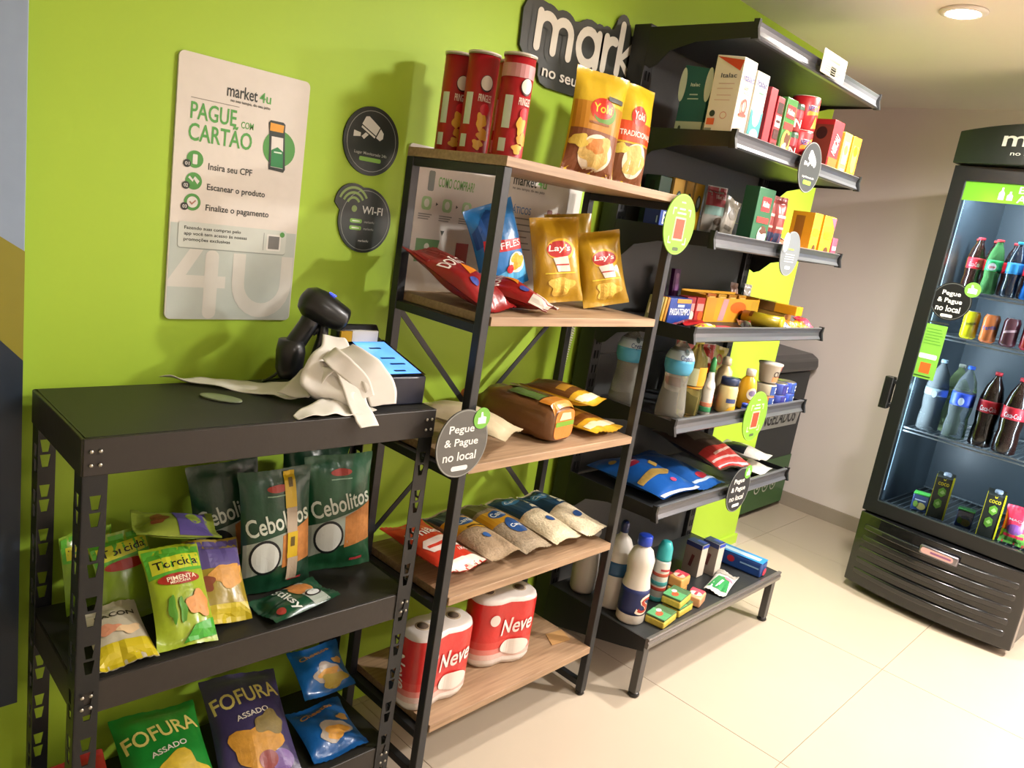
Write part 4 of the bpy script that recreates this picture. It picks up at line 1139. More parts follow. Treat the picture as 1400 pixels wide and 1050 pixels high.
# --- toilet paper packs on the bottom board
def roll_pack(label, loc, rz):
    r_, h = 0.057, 0.222
    out = []
    n = 40
    def ring(k, z, sh=1.0):
        p = []
        for i in range(n):
            a = 2 * PI * i / n
            c, s = math.cos(a), math.sin(a)
            x = 0.108 * math.copysign(abs(c) ** 0.55, c)
            y = r_ * math.copysign(abs(s) ** 0.75, s) * (1 - 0.16 * math.exp(-(x / 0.022) ** 2))
            p.append((x * k, y * k, z))
        return p
    secs = [ring(0.72, 0.0), ring(0.93, 0.004), ring(1.0, 0.018), ring(1.0, 0.06), ring(0.992, 0.11), ring(1.0, 0.16), ring(1.0, 0.205), ring(0.96, 0.217), ring(0.84, h)]
    t = tag(obj('toilet_paper_pack', MB().loft(secs), mt('e9e4de', 'film'), None, loc, (0, 0, rad(rz))), label, 'toilet paper', 'toilet paper packs')
    # printed red wrap: fades to white in steps
    cols = ['dcbdb4', 'd8837a', 'd0453e', 'c92e2b', 'c92e2b', 'c92e2b']
    zs = [0.028, 0.045, 0.062, 0.085, 0.12, 0.165, 0.207]
    for j, c in enumerate(cols):
        wsec = []
        for z in (zs[j], zs[j + 1]):
            wsec.append([(x * 1.008 + 0, y * 1.012, z) for x, y, _ in ring(1.0, z)])
        m = MB()
        vs = wsec[0] + wsec[1]
        m.add(vs, [(i, (i + 1) % n, n + (i + 1) % n, n + i) for i in range(n)], True)
        obj('printed_wrap', m, mt(c, 'film'), t)
    def front(x, z, o):
        y = -r_ * (1 - abs(x / 0.108) ** (1 / 0.55 * 1.0)) ** 0.4 if abs(x) < 0.107 else 0
        c = math.copysign(abs(x / 0.108) ** (1 / 0.55), x)
        s = -math.sqrt(max(0, 1 - c * c))
        y = r_ * math.copysign(abs(s) ** 0.75, s) * (1 - 0.16 * math.exp(-(x / 0.022) ** 2))
        return Vector((x * 1.008, y * 1.012 - o - 0.002, z))
    def side(x, z, o):
        s = max(-0.98, min(0.98, x / r_))
        c = -math.sqrt(1 - min(1, abs(s) ** (1 / 0.75)) ** 2)
        return Vector((0.108 * 1.008 * math.copysign(abs(c) ** 0.55, c) - o - 0.002, -x, z))
    decal('lettering', sh_text('Neve', 0.03, 0.135, 0.105, 0.05, 0.12, 0.03, 0.25), mt('f0e8e2'), t, front, 0.001, 0.008)
    decal('badge', sh_ell(-0.052, 0.158, 0.016, 0.018), mt('ece4dc'), t, front, 0.001, 0.008)
    decal('roll_picture', sh_ell(0.03, 0.062, 0.05, 0.026), mt('e4ddd4'), t, front, 0.001, 0.008)
    decal('lettering', sh_text('Neve', 0.0, 0.11, 0.10, 0.04, rad(-78), 0.03, 0.2), mt('f0e8e2'), t, side, 0.001, 0.008)
    for sx in (-1, 1):
        obj('roll_core', MB().lathe([(0.021, 0.2195), (0.021, 0.2228), (0.016, 0.2228)], 18, (sx * 0.054, 0, 0)), mt('b5a58c', 'paper'), t)
        obj('core_hole', MB().lathe([(0.016, 0.2215), (0.016, 0.2232)], 18, (sx * 0.054, 0, 0)), mt('57493c', 'matte'), t)
roll_pack('red toilet paper pack behind the left front post', (1.325, -0.295, Z1), 0)
roll_pack('red toilet paper pack standing free in the middle of the bottom board', (1.612, -0.262, Z1), -14)
tag(obj('cardboard_scrap', MB().prism([(-0.05, -0.025), (0.03, -0.035), (0.05, 0.02), (-0.02, 0.03)], 0, 0.002, 'z'), mt('b98f5c', 'paper'), None, (1.865, -0.30, Z1 + 0.0005)), 'tan cardboard scrap on the bottom board by the right post', 'cardboard')
# coiled white cord hanging at the back post
pts = []
for k in range(150):
    t = k / 149
    a = t * 2 * PI * 26
    pts.append((2.008 - 0.028 * t + 0.006 * math.cos(a), -0.035 + 0.006 * math.sin(a), 1.175 - 0.205 * t))
tag(obj('coiled_cord', MB().tube(pts, 0.0022, 6), mt('d8d6ce', 'plastic')), 'white coiled cord hanging behind the right post of the oak rack', 'cord')

# ================================================================ GOODS ON THE BLACK RACK
ZM, ZB = 0.5755, 0.1515
Z0 = 1.0365
torc = [('P', [(-0.95, 0.66), (0.95, 0.72), (0.95, 0.97), (-0.95, 0.97)], '4f9a2c'), ('P', [(-0.8, 0.70), (0.9, 0.75), (0.9, 0.90), (-0.8, 0.86)], 'b5b82a'), ('T', 'Torcida', 0.02, 0.80, 0.74, '161a14', {'h': 0.085, 'bold': 0.05, 'rot': 4}), ('E', 0.0, 0.63, 0.7, 0.06, '9a2a1a'), ('T', 'PIMENTA', 0.08, 0.64, 0.5, 'e8d8b8', {'h': 0.045, 'bold': 0.04, 'rot': 4}), ('T', 'MEXICANA', 0.0, 0.60, 0.34, 'e8d8b8', {'h': 0.025, 'rot': 4}),
        ('E', -0.42, 0.34, 0.12, 0.13, '4f8a26', {'name': 'pepper_picture'}), ('E', -0.1, 0.32, 0.11, 0.12, '4f8a26', {'name': 'pepper_picture'}), ('E', 0.45, 0.36, 0.4, 0.12, 'c98a4a', {'name': 'snack_picture', 'kind': 'crisp'}), ('P', [(0.95, 0.05), (0.95, 0.22), (0.2, 0.16), (-0.2, 0.02)], '3f9a2a')]
bag('corn_snack_bag', 'front green and lime snack bag with black and red lettering', 'snack', 0.118, 0.21, 0.042, '8fa51e', (0.622, -0.335, ZM + 0.014), (-48, 4, -2), torc, 'lime snack bags')
bag('corn_snack_bag', 'lime snack bag just behind the front green one', 'snack', 0.118, 0.18, 0.042, '7a9a22', (0.575, -0.19, ZM + 0.014), (-27, -4, 4), torc[:4], 'lime snack bags')
bag('corn_snack_bag', 'lime snack bag furthest back beside the slotted post', 'snack', 0.10, 0.17, 0.035, '6f9422', (0.520, -0.10, ZM + 0.016), (-4, -5, 4), torc[:3], 'lime snack bags')
bag('bacon_snack_bag', 'small white and yellow bacon snack bag lying at the left front', 'snack', 0.105, 0.155, 0.036, 'b3ab94', (0.512, -0.335, ZM + 0.016), (-74, 0, -2), [('R', -0.97, 0.97, 0.0, 0.30, 'b5a41a'), ('T', 'BACON', 0.05, 0.74, 0.66, '2a2418', {'h': 0.08, 'bold': 0.03}), ('E', -0.3, 0.5, 0.4, 0.08, 'c98a6a', {'name': 'snack_picture'}), ('E', 0.3, 0.45, 0.4, 0.07, 'd2b48a', {'name': 'snack_picture'})])
bag('mixed_snack_bag', 'purple and yellow snack bag behind the front green one', 'snack', 0.12, 0.185, 0.042, '8c7a1e', (0.712, -0.295, ZM + 0.016), (-46, 4, -4), [('R', -0.97, 0.97, 0.62, 0.97, '54487a'), ('E', 0.3, 0.52, 0.6, 0.14, 'c08a3a', {'name': 'snack_picture', 'kind': 'crisp'}), ('E', -0.5, 0.45, 0.3, 0.09, '7a3f24', {'name': 'snack_picture'}), ('R', -0.97, 0.97, 0.0, 0.2, 'b5a41a')])
bag('mixed_snack_bag', 'shiny lime and violet snack bag thrown across the top of the heap', 'snack', 0.115, 0.165, 0.04, '8a9a3a', (0.738, -0.175, ZM + 0.168), (-82, 0, 76), [('P', [(-0.95, 0.1), (0.95, 0.1), (0.95, 0.55), (-0.95, 0.5)], '5b4f8c'), ('E', 0.1, 0.3, 0.4, 0.1, '8aa03a'), ('E', 0.0, 0.72, 0.4, 0.1, '7a3f24', {'name': 'snack_picture'})])
ceb = [('P', [(-0.95, 0.14), (0.95, 0.30), (0.95, 0.56), (-0.95, 0.42)], '9aa59a'), ('P', [(0.1, 0.20), (0.95, 0.24), (0.95, 0.58), (0.1, 0.48)], 'b0743a', {'name': 'snack_picture', 'kind': 'crisp'}), ('T', 'Cebolitos', 0.0, 0.60, 0.86, 'c9d2c4', {'h': 0.15, 'bold': 0.05, 'rot': 11}), ('E', -0.36, 0.31, 0.42, 0.15, '10161a'), ('E', -0.36, 0.31, 0.36, 0.128, 'c9d0cc', {'name': 'face_blank'}), ('E', 0.0, 0.86, 0.3, 0.03, '9a3a30'), ('R', -0.3, 0.3, 0.80, 0.81, '7a9a80'), ('R', 0.3, 0.7, 0.065, 0.09, 'a8323a')]
bag('onion_snack_bag', 'dark green onion snack bag half hidden at the back left', 'snack', 0.16, 0.275, 0.05, '123a22', (0.815, -0.118, ZM), (-5, -7, -8), ceb[:4], 'green onion snack bags')
bag('onion_snack_bag', 'dark green onion snack bag wearing a yellow promotional tape', 'snack', 0.165, 0.285, 0.055, '14402a', (0.872, -0.212, ZM), (-5, -3, -10), ceb + [('R', 0.18, 0.50, 0.70, 0.98, 'c2a41e', {'name': 'promo_tape'}), ('R', 0.20, 0.50, 0.50, 0.70, 'a89a86', {'name': 'promo_tape'}), ('R', 0.22, 0.52, 0.28, 0.50, 'c2a41e', {'name': 'promo_tape'}), ('R', 0.24, 0.54, 0.08, 0.28, 'a89a86', {'name': 'promo_tape'}), ('R', 0.3, 0.42, 0.86, 0.93, '5a4a1a', {'name': 'promo_mark'}), ('R', 0.31, 0.43, 0.38, 0.46, '5a4a1a', {'name': 'promo_mark'})], 'green onion snack bags')
bag('onion_snack_bag', 'dark green onion snack bag standing at the right end of the middle shelf', 'snack', 0.17, 0.29, 0.055, '154a2c', (1.052, -0.190, ZM), (-5, -3, -12), ceb, 'green onion snack bags')
bag('onion_snack_bag', 'dark green onion snack bag peeking out behind the right one', 'snack', 0.17, 0.30, 0.045, '11361f', (1.020, -0.105, ZM), (-2, 0, -10), ceb[5:7], 'green onion snack bags')
bag('stick_snack_bag', 'small dark green stick snack bag lying on its back in front', 'snack', 0.105, 0.17, 0.036, '16452c', (0.79, -0.304, ZM + 0.02), (-86, 0, -84), [('P', [(-0.95, 0.45), (0.95, 0.62), (0.95, 0.85), (-0.95, 0.75)], '9aa59a'), ('E', -0.35, 0.62, 0.5, 0.17, 'b0743a', {'name': 'snack_picture', 'kind': 'crisp'}), ('T', 'Stiksy', 0.05, 0.36, 0.82, 'd5dad2', {'h': 0.16, 'bold': 0.05, 'rot': 8}), ('E', 0.35, 0.70, 0.22, 0.12, '2a1f1e'), ('E', 0.35, 0.70, 0.17, 0.09, 'c9d0cc', {'name': 'face_blank'}), ('E', 0.6, 0.16, 0.2, 0.06, '9a3a30')])
fof = [('P', [(-0.9, 0.62), (0.9, 0.74), (0.9, 0.92), (-0.9, 0.82)], None), ('T', 'FOFURA', 0.0, 0.74, 0.86, 'cfc06a', {'h': 0.15, 'bold': 0.07, 'rot': 8}), ('T', 'ASSADO', 0.05, 0.56, 0.42, 'd8d2c0', {'h': 0.05, 'bold': 0.03, 'rot': 10})]
bag('puff_snack_bag', 'green puffed snack bag with pale lettering on the bottom shelf', 'snack', 0.185, 0.27, 0.07, '1c7a2a', (0.64, -0.325, ZB + 0.012), (-68, 0, -6), fof[1:] + [('E', 0.2, 0.30, 0.62, 0.19, 'b59a22', {'name': 'snack_picture', 'kind': 'crisp'})], 'puffed snack bags')
bag('puff_snack_bag', 'violet puffed snack bag beside the green one on the bottom shelf', 'snack', 0.185, 0.29, 0.065, '3c3558', (0.822, -0.328, ZB + 0.012), (-67, 0, -12), fof[1:] + [('E', 0.0, 0.28, 0.62, 0.18, 'b5822a', {'name': 'snack_picture', 'kind': 'crisp'}), ('E', 0.4, 0.45, 0.36, 0.1, '7a6a3a', {'name': 'snack_picture', 'kind': 'crisp'}), ('E', 0.55, 0.14, 0.3, 0.08, '6a4f8a'), ('E', 0.2, 0.16, 0.24, 0.07, '7a2a22')], 'puffed snack bags')
che = [('T', 'Cheetos', -0.1, 0.80, 0.62, 'c98a2a', {'h': 0.09, 'bold': 0.05, 'rot': 10}), ('E', 0.1, 0.36, 0.55, 0.17, 'a59a8c', {'name': 'snack_picture'}), ('E', 0.15, 0.32, 0.4, 0.11, 'c9923a', {'name': 'snack_picture', 'kind': 'crisp'}), ('E', 0.6, 0.55, 0.2, 0.07, 'b58a4a', {'name': 'snack_picture'})]
bag('cheese_snack_bag', 'blue cheese snack bag nearer the front of the bottom shelf', 'snack', 0.148, 0.165, 0.045, '14508c', (1.02, -0.342, ZB + 0.022), (-80, 0, -4), che, 'blue cheese snack bags', lump=0.01)
bag('cheese_snack_bag', 'blue cheese snack bag further back by the right slotted post', 'snack', 0.145, 0.135, 0.045, '155a98', (1.066, -0.205, ZB + 0.068), (-60, 0, -3), che + [('E', 0.3, 0.2, 0.5, 0.12, 'a8923a', {'name': 'snack_picture'})], 'blue cheese snack bags', lump=0.01)
bag('chilli_snack_bag', 'red snack bag in the dark left corner of the bottom shelf', 'snack', 0.10, 0.18, 0.045, '7a1f16', (0.492, -0.285, ZB + 0.01), (-58, 0, 0), [('T', 'A', 0.2, 0.7, 0.3, 'b59a2a', {'h': 0.2})])

# --- scanner on its stand, payment terminal, paper, plastic lid
def ell_ring(c, a, b, n=18):
    return [tuple(Vector(c) + Vector(a) * math.cos(2 * PI * i / n) + Vector(b) * math.sin(2 * PI * i / n)) for i in range(n)]
SCN = thing('barcode_scanner', 'black handheld barcode scanner in a stand with a blue light', 'scanner', (0.90, -0.15, Z0))
PL = mt('17191b', 'plastic')
ax = Vector((0.128, -0.05, -0.062)).normalized()
side = ax.cross(Vector((0, 0, 1))).normalized()
upv = side.cross(ax)
h0 = Vector((0.005, 0.0, 0.212))
secs = []
for t, rw, rh in ((0.0, 0.008, 0.01), (0.005, 0.024, 0.024), (0.02, 0.036, 0.035), (0.045, 0.042, 0.038), (0.075, 0.042, 0.034), (0.10, 0.042, 0.03), (0.108, 0.039, 0.028)):
    secs.append(ell_ring(h0 + ax * t, side * rw, upv * rh))
obj('scanner_head', MB().loft(secs), PL, SCN)
nz = h0 + ax * 0.1085
obj('scan_window', MB().loft([ell_ring(nz, side * 0.030, upv * 0.016), ell_ring(nz + ax * 0.002, side * 0.028, upv * 0.014)]), mt('3a2f2c', 'gloss'), SCN)
obj('status_light', MB().loft([ell_ring(h0 + ax * 0.058 + upv * 0.0375, side * 0.005, ax * 0.009), ell_ring(h0 + ax * 0.058 + upv * 0.0395, side * 0.004, ax * 0.008)]), emit('blue_led', '2030ff', 6.0), SCN)
hp = [Vector((0.045, -0.01, 0.195)), Vector((0.025, -0.006, 0.15)), Vector((0.0, 0.0, 0.105)), Vector((-0.012, 0.002, 0.07)), Vector((-0.014, 0.002, 0.058))]
obj('handle', MB().tube(hp, [0.022, 0.021, 0.022, 0.024, 0.018], 14), PL, SCN)
obj('trigger', MB().tube([(0.06, -0.02, 0.165), (0.05, -0.018, 0.145), (0.035, -0.012, 0.13)], 0.006, 8), mt('3a3c3e', 'plastic'), SCN)
stn = obj('stand_cup', MB().lathe([(0.022, 0.03), (0.03, 0.05), (0.032, 0.09), (0.028, 0.115)], 18, (-0.008, 0, 0)), PL, SCN)
obj('stand_neck', MB().tube([(0.055, -0.02, 0.17), (0.056, -0.02, 0.12), (0.045, -0.012, 0.06), (0.032, -0.006, 0.008)], [0.012, 0.013, 0.014, 0.016], 12), PL, SCN)
obj('stand_base', MB().lathe([(0.045, 0.0), (0.045, 0.006), (0.038, 0.012), (0.018, 0.02)], 24, (0.03, -0.005, 0)), PL, SCN)
obj('cable', MB().tube([(-0.012, 0.002, 0.06), (-0.03, 0.02, 0.03), (-0.045, 0.04, 0.01), (-0.03, 0.07, 0.004), (0.05, 0.085, 0.004)], 0.003, 8), mt('0c0c0d', 'plastic'), SCN)

TM = thing('payment_terminal', 'black payment terminal box with a lit blue screen on the black rack', 'terminal', (1.068, -0.21, Z0), (0, 0, rad(-4)))
tw, td = 0.082, 0.11
hf, hb = 0.066, 0.112
obj('case', MB().prism([(-td, 0), (td, 0), (td, hb), (-td, hf)], -tw, tw, 'x'), mt('151a2c', 'plastic'), TM, bev=0.004)
def tmap(x, y, o):
    return Vector((x, y, hf + (hb - hf) * (y + td) / (2 * td) + 0.0005 + o))
sb = decal('screen_bezel', sh_rect(-0.03, 0.084, -0.104, 0.085), mt('0b0f1c', 'gloss'), TM, tmap, 0.0004)
scr = decal('screen', sh_rect(-0.012, 0.076, -0.096, 0.072), emit('lit_screen', '5f9ff0', 1.5), TM, tmap, 0.001)
for k, (a, b, y) in enumerate(((0.012, 0.045, 0.035), (0.012, 0.052, -0.018), (0.02, 0.062, -0.048), (0.01, 0.042, -0.082))):
    decal('screen_text', sh_rrect(a, b, y - 0.004, y + 0.004, 0.003), mt('123a6a'), scr, tmap, 0.0015)
kp = decal('key_plate', sh_rect(-0.082, -0.034, -0.104, 0.085), mt('6a7468', 'plastic'), TM, tmap, 0.0008)
for k in range(4):
    for q in range(2):
        decal('key', sh_rrect(-0.076 + q * 0.022, -0.06 + q * 0.022, -0.088 + k * 0.042, -0.068 + k * 0.042, 0.004), mt('9aa59a', 'plastic'), kp, tmap, 0.0014)
obj('printer_hood', MB().prism([(0.07, hb - 0.002), (0.105, hb - 0.002), (0.108, hb + 0.03), (0.085, hb + 0.034), (0.072, hb + 0.02)], -0.055, 0.06, 'x'), mt('101216', 'plastic'), TM, bev=0.004)
obj('paper_slip', B(-0.02, 0.05, 0.062, 0.0695, hb - 0.004, hb + 0.022), mt('e2dccf', 'paper'), TM)
obj('yellow_slip', B(-0.05, -0.021, 0.062, 0.0695, hb - 0.004, hb + 0.02), mt('d9a82c', 'paper'), TM)
obj('side_port', B(tw - 0.001, tw + 0.002, -0.09, -0.06, 0.02, 0.045), mt('07080a', 'matte'), TM)

def ribbon(m, path, wv, n=40, amp=0.0, t=0.0012, taper=None):
    """cloth strip: path points smoothed by Catmull-Rom; wv are the half width vectors at each point"""
    P = [Vector(p) for p in path]
    Wv = [Vector(p) for p in wv]
    def cr(L, s):
        k = min(int(s), len(L) - 2)
        f = s - k
        a, b, c, d = L[max(k - 1, 0)], L[k], L[k + 1], L[min(k + 2, len(L) - 1)]
        return 0.5 * ((2 * b) + (c - a) * f + (2 * a - 5 * b + 4 * c - d) * f * f + (3 * b - a - 3 * c + d) * f ** 3)
    ph = random.random() * 6
    def fn(a, b):
        s = b * (len(P) - 1) * 0.9999
        p, wd = cr(P, s), cr(Wv, s)
        q = p + wd * (a * 2 - 1)
        q.z += amp * noise.noise(q * 22 + Vector((ph, 0, 0)))
        q.z = max(q.z, Z0 + 0.0012) if q.y > -0.372 else q.z
        return q
    m.grid(fn, 10, n)
CLOTH = mt('dcd8cf', 'paper')
PT = thing('paper_towel', 'crumpled white paper towel heaped beside the payment terminal', 'paper', (0.9, -0.25, Z0))
off = Vector((0.9, -0.25, Z0))
def rib(path, wv, amp, name='fold'):
    m = MB()
    ribbon(m, path, wv, 40, amp)
    m.v = [tuple(Vector(v) - off) for v in m.v]
    o = obj(name, m, CLOTH, PT)
    md = o.modifiers.new('thick', 'SOLIDIFY')
    md.thickness = 0.0015
    return o
# flat tongue to the left, rising towards the scanner
rib([(0.672, -0.035, Z0 + 0.012), (0.74, -0.075, Z0 + 0.006), (0.80, -0.125, Z0 + 0.006), (0.855, -0.175, Z0 + 0.010), (0.89, -0.215, Z0 + 0.03), (0.912, -0.232, Z0 + 0.06), (0.925, -0.24, Z0 + 0.08)],
    [(0.01, -0.012, 0.004), (0.012, -0.035, -0.002), (0.008, -0.05, -0.003), (0.004, -0.065, 0), (0.012, -0.02, 0), (0.02, -0.012, 0), (0.02, -0.01, 0)], 0.008, 'sheet')
# hump over the stand falling to the front edge
rib([(0.945, -0.212, Z0 + 0.105), (0.948, -0.225, Z0 + 0.14), (0.944, -0.255, Z0 + 0.118), (0.912, -0.288, Z0 + 0.07), (0.895, -0.302, Z0 + 0.035), (0.92, -0.315, Z0 + 0.012)],
    [(0.012, -0.008, 0), (0.02, -0.012, 0.0), (0.034, -0.015, -0.008), (0.050, -0.03, -0.012), (0.046, -0.03, -0.005), (0.03, -0.03, 0)], 0.018)
rib([(0.905, -0.245, Z0 + 0.055), (0.915, -0.272, Z0 + 0.095), (0.932, -0.30, Z0 + 0.088), (0.945, -0.322, Z0 + 0.052), (0.948, -0.340, Z0 + 0.02), (0.948, -0.360, Z0 + 0.006), (0.948, -0.392, Z0 - 0.014)],
    [(0.018, -0.006, 0), (0.022, -0.006, 0), (0.024, -0.006, 0), (0.024, -0.006, 0), (0.023, -0.003, 0), (0.024, 0, 0), (0.023, 0, 0)], 0.006)
rib([(0.955, -0.262, Z0 + 0.125), (0.968, -0.305, Z0 + 0.105), (0.992, -0.335, Z0 + 0.07), (1.006, -0.342, Z0 + 0.04), (1.012, -0.346, Z0 + 0.014)],
    [(0.012, -0.01, 0.010), (0.026, -0.01, 0.012), (0.03, -0.006, 0.01), (0.034, -0.006, 0.006), (0.03, -0.006, 0.0)], 0.010)
rib([(0.80, -0.345, Z0 + 0.006), (0.85, -0.338, Z0 + 0.014), (0.90, -0.330, Z0 + 0.016), (0.95, -0.345, Z0 + 0.010), (0.985, -0.35, Z0 + 0.008)],
    [(0.0, 0.01, 0.001), (0.0, 0.028, 0.004), (0, 0.032, 0.008), (0, 0.016, 0.004), (0, 0.01, 0.0)], 0.012)
rib([(0.85, -0.245, Z0 + 0.012), (0.882, -0.262, Z0 + 0.06), (0.898, -0.275, Z0 + 0.085), (0.918, -0.295, Z0 + 0.035), (0.93, -0.31, Z0 + 0.008)],
    [(0.02, -0.03, 0), (0.022, -0.034, 0.006), (0.026, -0.03, 0.006), (0.036, -0.03, 0), (0.036, -0.03, 0)], 0.016)
rib([(0.925, -0.235, Z0 + 0.10), (0.905, -0.285, Z0 + 0.115), (0.93, -0.312, Z0 + 0.09), (0.962, -0.328, Z0 + 0.06), (0.97, -0.338, Z0 + 0.03)],
    [(0.01, 0.0, 0.01), (0.014, 0.0, 0.014), (0.008, -0.004, 0.018), (0.012, -0.004, 0.016), (0.018, -0.004, 0.008)], 0.008)
v, f = sh_ell(0, 0, 0.045, 0.021, 32)
lid = MB().prism(v[1:], 0.0, 0.004, 'z')
tag(obj('plastic_lid', lid, glassy('clear_lid', 'aab596', 0.2, 0.5, 1.4), None, (0.722, -0.185, Z0 + 0.0005), (0, 0, rad(-52)), bev=0.0015), 'small clear oval plastic lid lying on the black rack', 'lid')

# ================================================================ GOODS ON THE GONDOLA
SA = 0.0197
zB, zC, zD, zE, zF, zG = [GZ[k] - SA for k in 'BCDEF'] + [0.2274 - 0.0055]
YF = -0.4265          # front row stands just behind the price rail
def front(x0, x1, z, depth, yf=YF):
    return ((x0 + x1) / 2, yf + depth / 2, z + 0.0005), x1 - x0
# --- milk shelf
def milk(label, x0, x1, depth, h, col, spec, yf=YF, slant=0.012, group='milk cartons', cap=None):
    loc, wd = front(x0, x1, zB, depth, yf)
    c = carton('milk_carton', label, 'milk carton', wd, depth, h, col, loc, (0, 0, 0), spec, group, slant=slant)
    if cap:
        obj('cap', MB().lathe([(0.013, 0), (0.013, 0.012), (0.011, 0.014)], 16, (0, 0, h - slant / 2 - 0.002)), mt(cap, 'plastic'), c)
    return c
teal = [('R', -0.98, 0.98, 0.0, 0.2, 'b5c0b4', {'face': 'l'}), ('E', -0.95, 0.72, 0.26, 0.24, 'c9d2cc', {'face': 'l'}), ('E', 0.95, 0.72, 0.26, 0.24, 'c9d2cc', {'face': 'l'}), ('T', 'Italac', 0.0, 0.72, 0.34, 'd5ded8', {'face': 'l', 'h': 0.05}), ('T', 'Semi', 0.0, 0.58, 0.3, 'b5c8c4', {'face': 'l', 'h': 0.035}), ('T', 'Desnatado', 0.0, 0.52, 0.4, 'b5c8c4', {'face': 'l', 'h': 0.035}), ('R', -0.98, 0.98, 0.0, 0.2, 'b5c0b4'), ('E', -0.6, 0.1, 0.1, 0.04, '2a3a3a', {'face': 'l'})]
milk('teal milk carton at the back left of the milk shelf', 2.093, 2.165, 0.095, 0.205, '1c5a5c', teal, -0.315, cap=None)
milk('teal milk carton tucked behind the red and white carton', 2.178, 2.25, 0.095, 0.205, '1e5c60', teal, -0.322, cap='d9dcd8')
wr = [('P', [(-0.98, 0.98), (0.98, 0.925), (0.8, 0.80)], 'c8452c', {'face': 'l', 'name': 'red_corner'}), ('T', 'Italac', 0.1, 0.745, 0.56, '3a3a4a', {'face': 'l', 'h': 0.055, 'bold': 0.04}), ('R', -0.5, 0.6, 0.64, 0.65, 'c9a99a', {'face': 'l'}), ('R', -0.55, 0.55, 0.58, 0.59, 'c9a99a', {'face': 'l'}), ('R', -0.5, 0.5, 0.50, 0.51, 'c9a99a', {'face': 'l'}), ('R', -0.6, 0.5, 0.44, 0.45, 'c9a99a', {'face': 'l'}), ('E', -0.55, 0.28, 0.2, 0.04, '2a3a36', {'face': 'l'}), ('O', 0.25, 0.26, 0.24, 0.045, 'c98a7a', {'face': 'l', 't': 0.002}), ('R', -0.85, -0.3, 0.14, 0.22, 'd8643c', {'face': 'l'}), ('R', -0.9, -0.4, 0.02, 0.10, '8a8f88', {'face': 'l'}),
      ('T', 'Italac', 0.0, 0.74, 0.8, '3a3a7a', {'h': 0.085, 'bold': 0.04}), ('T', 'ZERO', 0.0, 0.62, 0.5, 'd8705c', {'h': 0.05}), ('T', 'LACTOSE', 0.0, 0.56, 0.6, 'd8705c', {'h': 0.04}), ('O', 0.0, 0.40, 0.42, 0.095, 'cf4a3c', {'t': 0.007}), ('R', -0.5, 0.5, 0.28, 0.32, 'cf4a3c'), ('R', -0.6, 0.6, 0.14, 0.155, 'e0a08f'), ('R', -0.6, 0.6, 0.10, 0.115, 'e0a08f'), ('P', [(-0.98, 0.0), (0.4, 0.0), (-0.98, 0.06)], 'c8452c')]
milk('tall white milk carton with red corner and red zero mark', 2.0745, 2.150, 0.092, 0.228, 'ddd6c4', wr, slant=0.008)
wt = [('T', 'Italac', 0.0, 0.80, 0.8, '3a3a7a', {'h': 0.085, 'bold': 0.04}), ('T', 'Integral', 0.1, 0.68, 0.4, '4a8a6a', {'h': 0.03}), ('P', [(-0.98, 0.12), (-0.98, 0.46), (0.0, 0.34), (0.98, 0.46), (0.98, 0.12)], '3f8f8c'), ('E', 0.0, 0.40, 0.62, 0.16, 'e8e2d2'), ('E', 0.1, 0.12, 0.7, 0.09, 'ded8c6', {'name': 'milk_splash'})]
milk('white and teal milk carton with a grey cap right of the red one', 2.162, 2.236, 0.085, 0.215, 'e4ddcb', wt, cap='c4c4bc')
def pack(name, label, cat, x0, x1, z, depth, h, col, spec=(), yf=YF, group=None, rz=0, kind='board'):
    loc, wd = front(x0, x1, z, depth, yf)
    return carton(name, label, cat, wd, depth, h, col, loc, (0, 0, rz), spec, group, kind)
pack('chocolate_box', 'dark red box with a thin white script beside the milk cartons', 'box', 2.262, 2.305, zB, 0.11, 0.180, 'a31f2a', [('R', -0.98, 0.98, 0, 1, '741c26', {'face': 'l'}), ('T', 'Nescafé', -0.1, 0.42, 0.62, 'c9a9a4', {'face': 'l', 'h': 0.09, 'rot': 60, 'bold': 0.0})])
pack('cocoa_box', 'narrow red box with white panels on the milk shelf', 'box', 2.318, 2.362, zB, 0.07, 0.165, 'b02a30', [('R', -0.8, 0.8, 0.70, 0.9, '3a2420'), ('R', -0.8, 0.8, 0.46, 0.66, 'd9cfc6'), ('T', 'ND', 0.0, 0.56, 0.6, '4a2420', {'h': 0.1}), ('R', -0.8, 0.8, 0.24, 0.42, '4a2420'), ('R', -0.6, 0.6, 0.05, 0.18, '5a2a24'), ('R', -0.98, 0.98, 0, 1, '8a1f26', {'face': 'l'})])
mel = [('R', -0.8, 0.8, 0.66, 0.88, 'c22a2e'), ('T', 'Melitta', 0.0, 0.77, 0.66, 'efe6da', {'h': 0.10, 'bold': 0.03}), ('R', -0.85, 0.85, 0.46, 0.58, 'c8362e'), ('E', 0.0, 0.24, 0.8, 0.22, 'd9a84a'), ('E', 0.2, 0.28, 0.5, 0.14, '5a3420', {'name': 'cup_picture'}), ('E', -0.1, 0.12, 0.5, 0.1, 'e4d8c2', {'name': 'cup_picture'})]
pack('coffee_brick', 'green coffee pack with red badge in the milk shelf row', 'coffee', 2.378, 2.452, zB, 0.05, 0.175, '3f7a3a', mel, kind='film')
canp = lambda r, h: [(r * 0.94, 0), (r, 0.004), (r, h - 0.006), (r * 0.95, h - 0.002), (r * 0.92, h)]
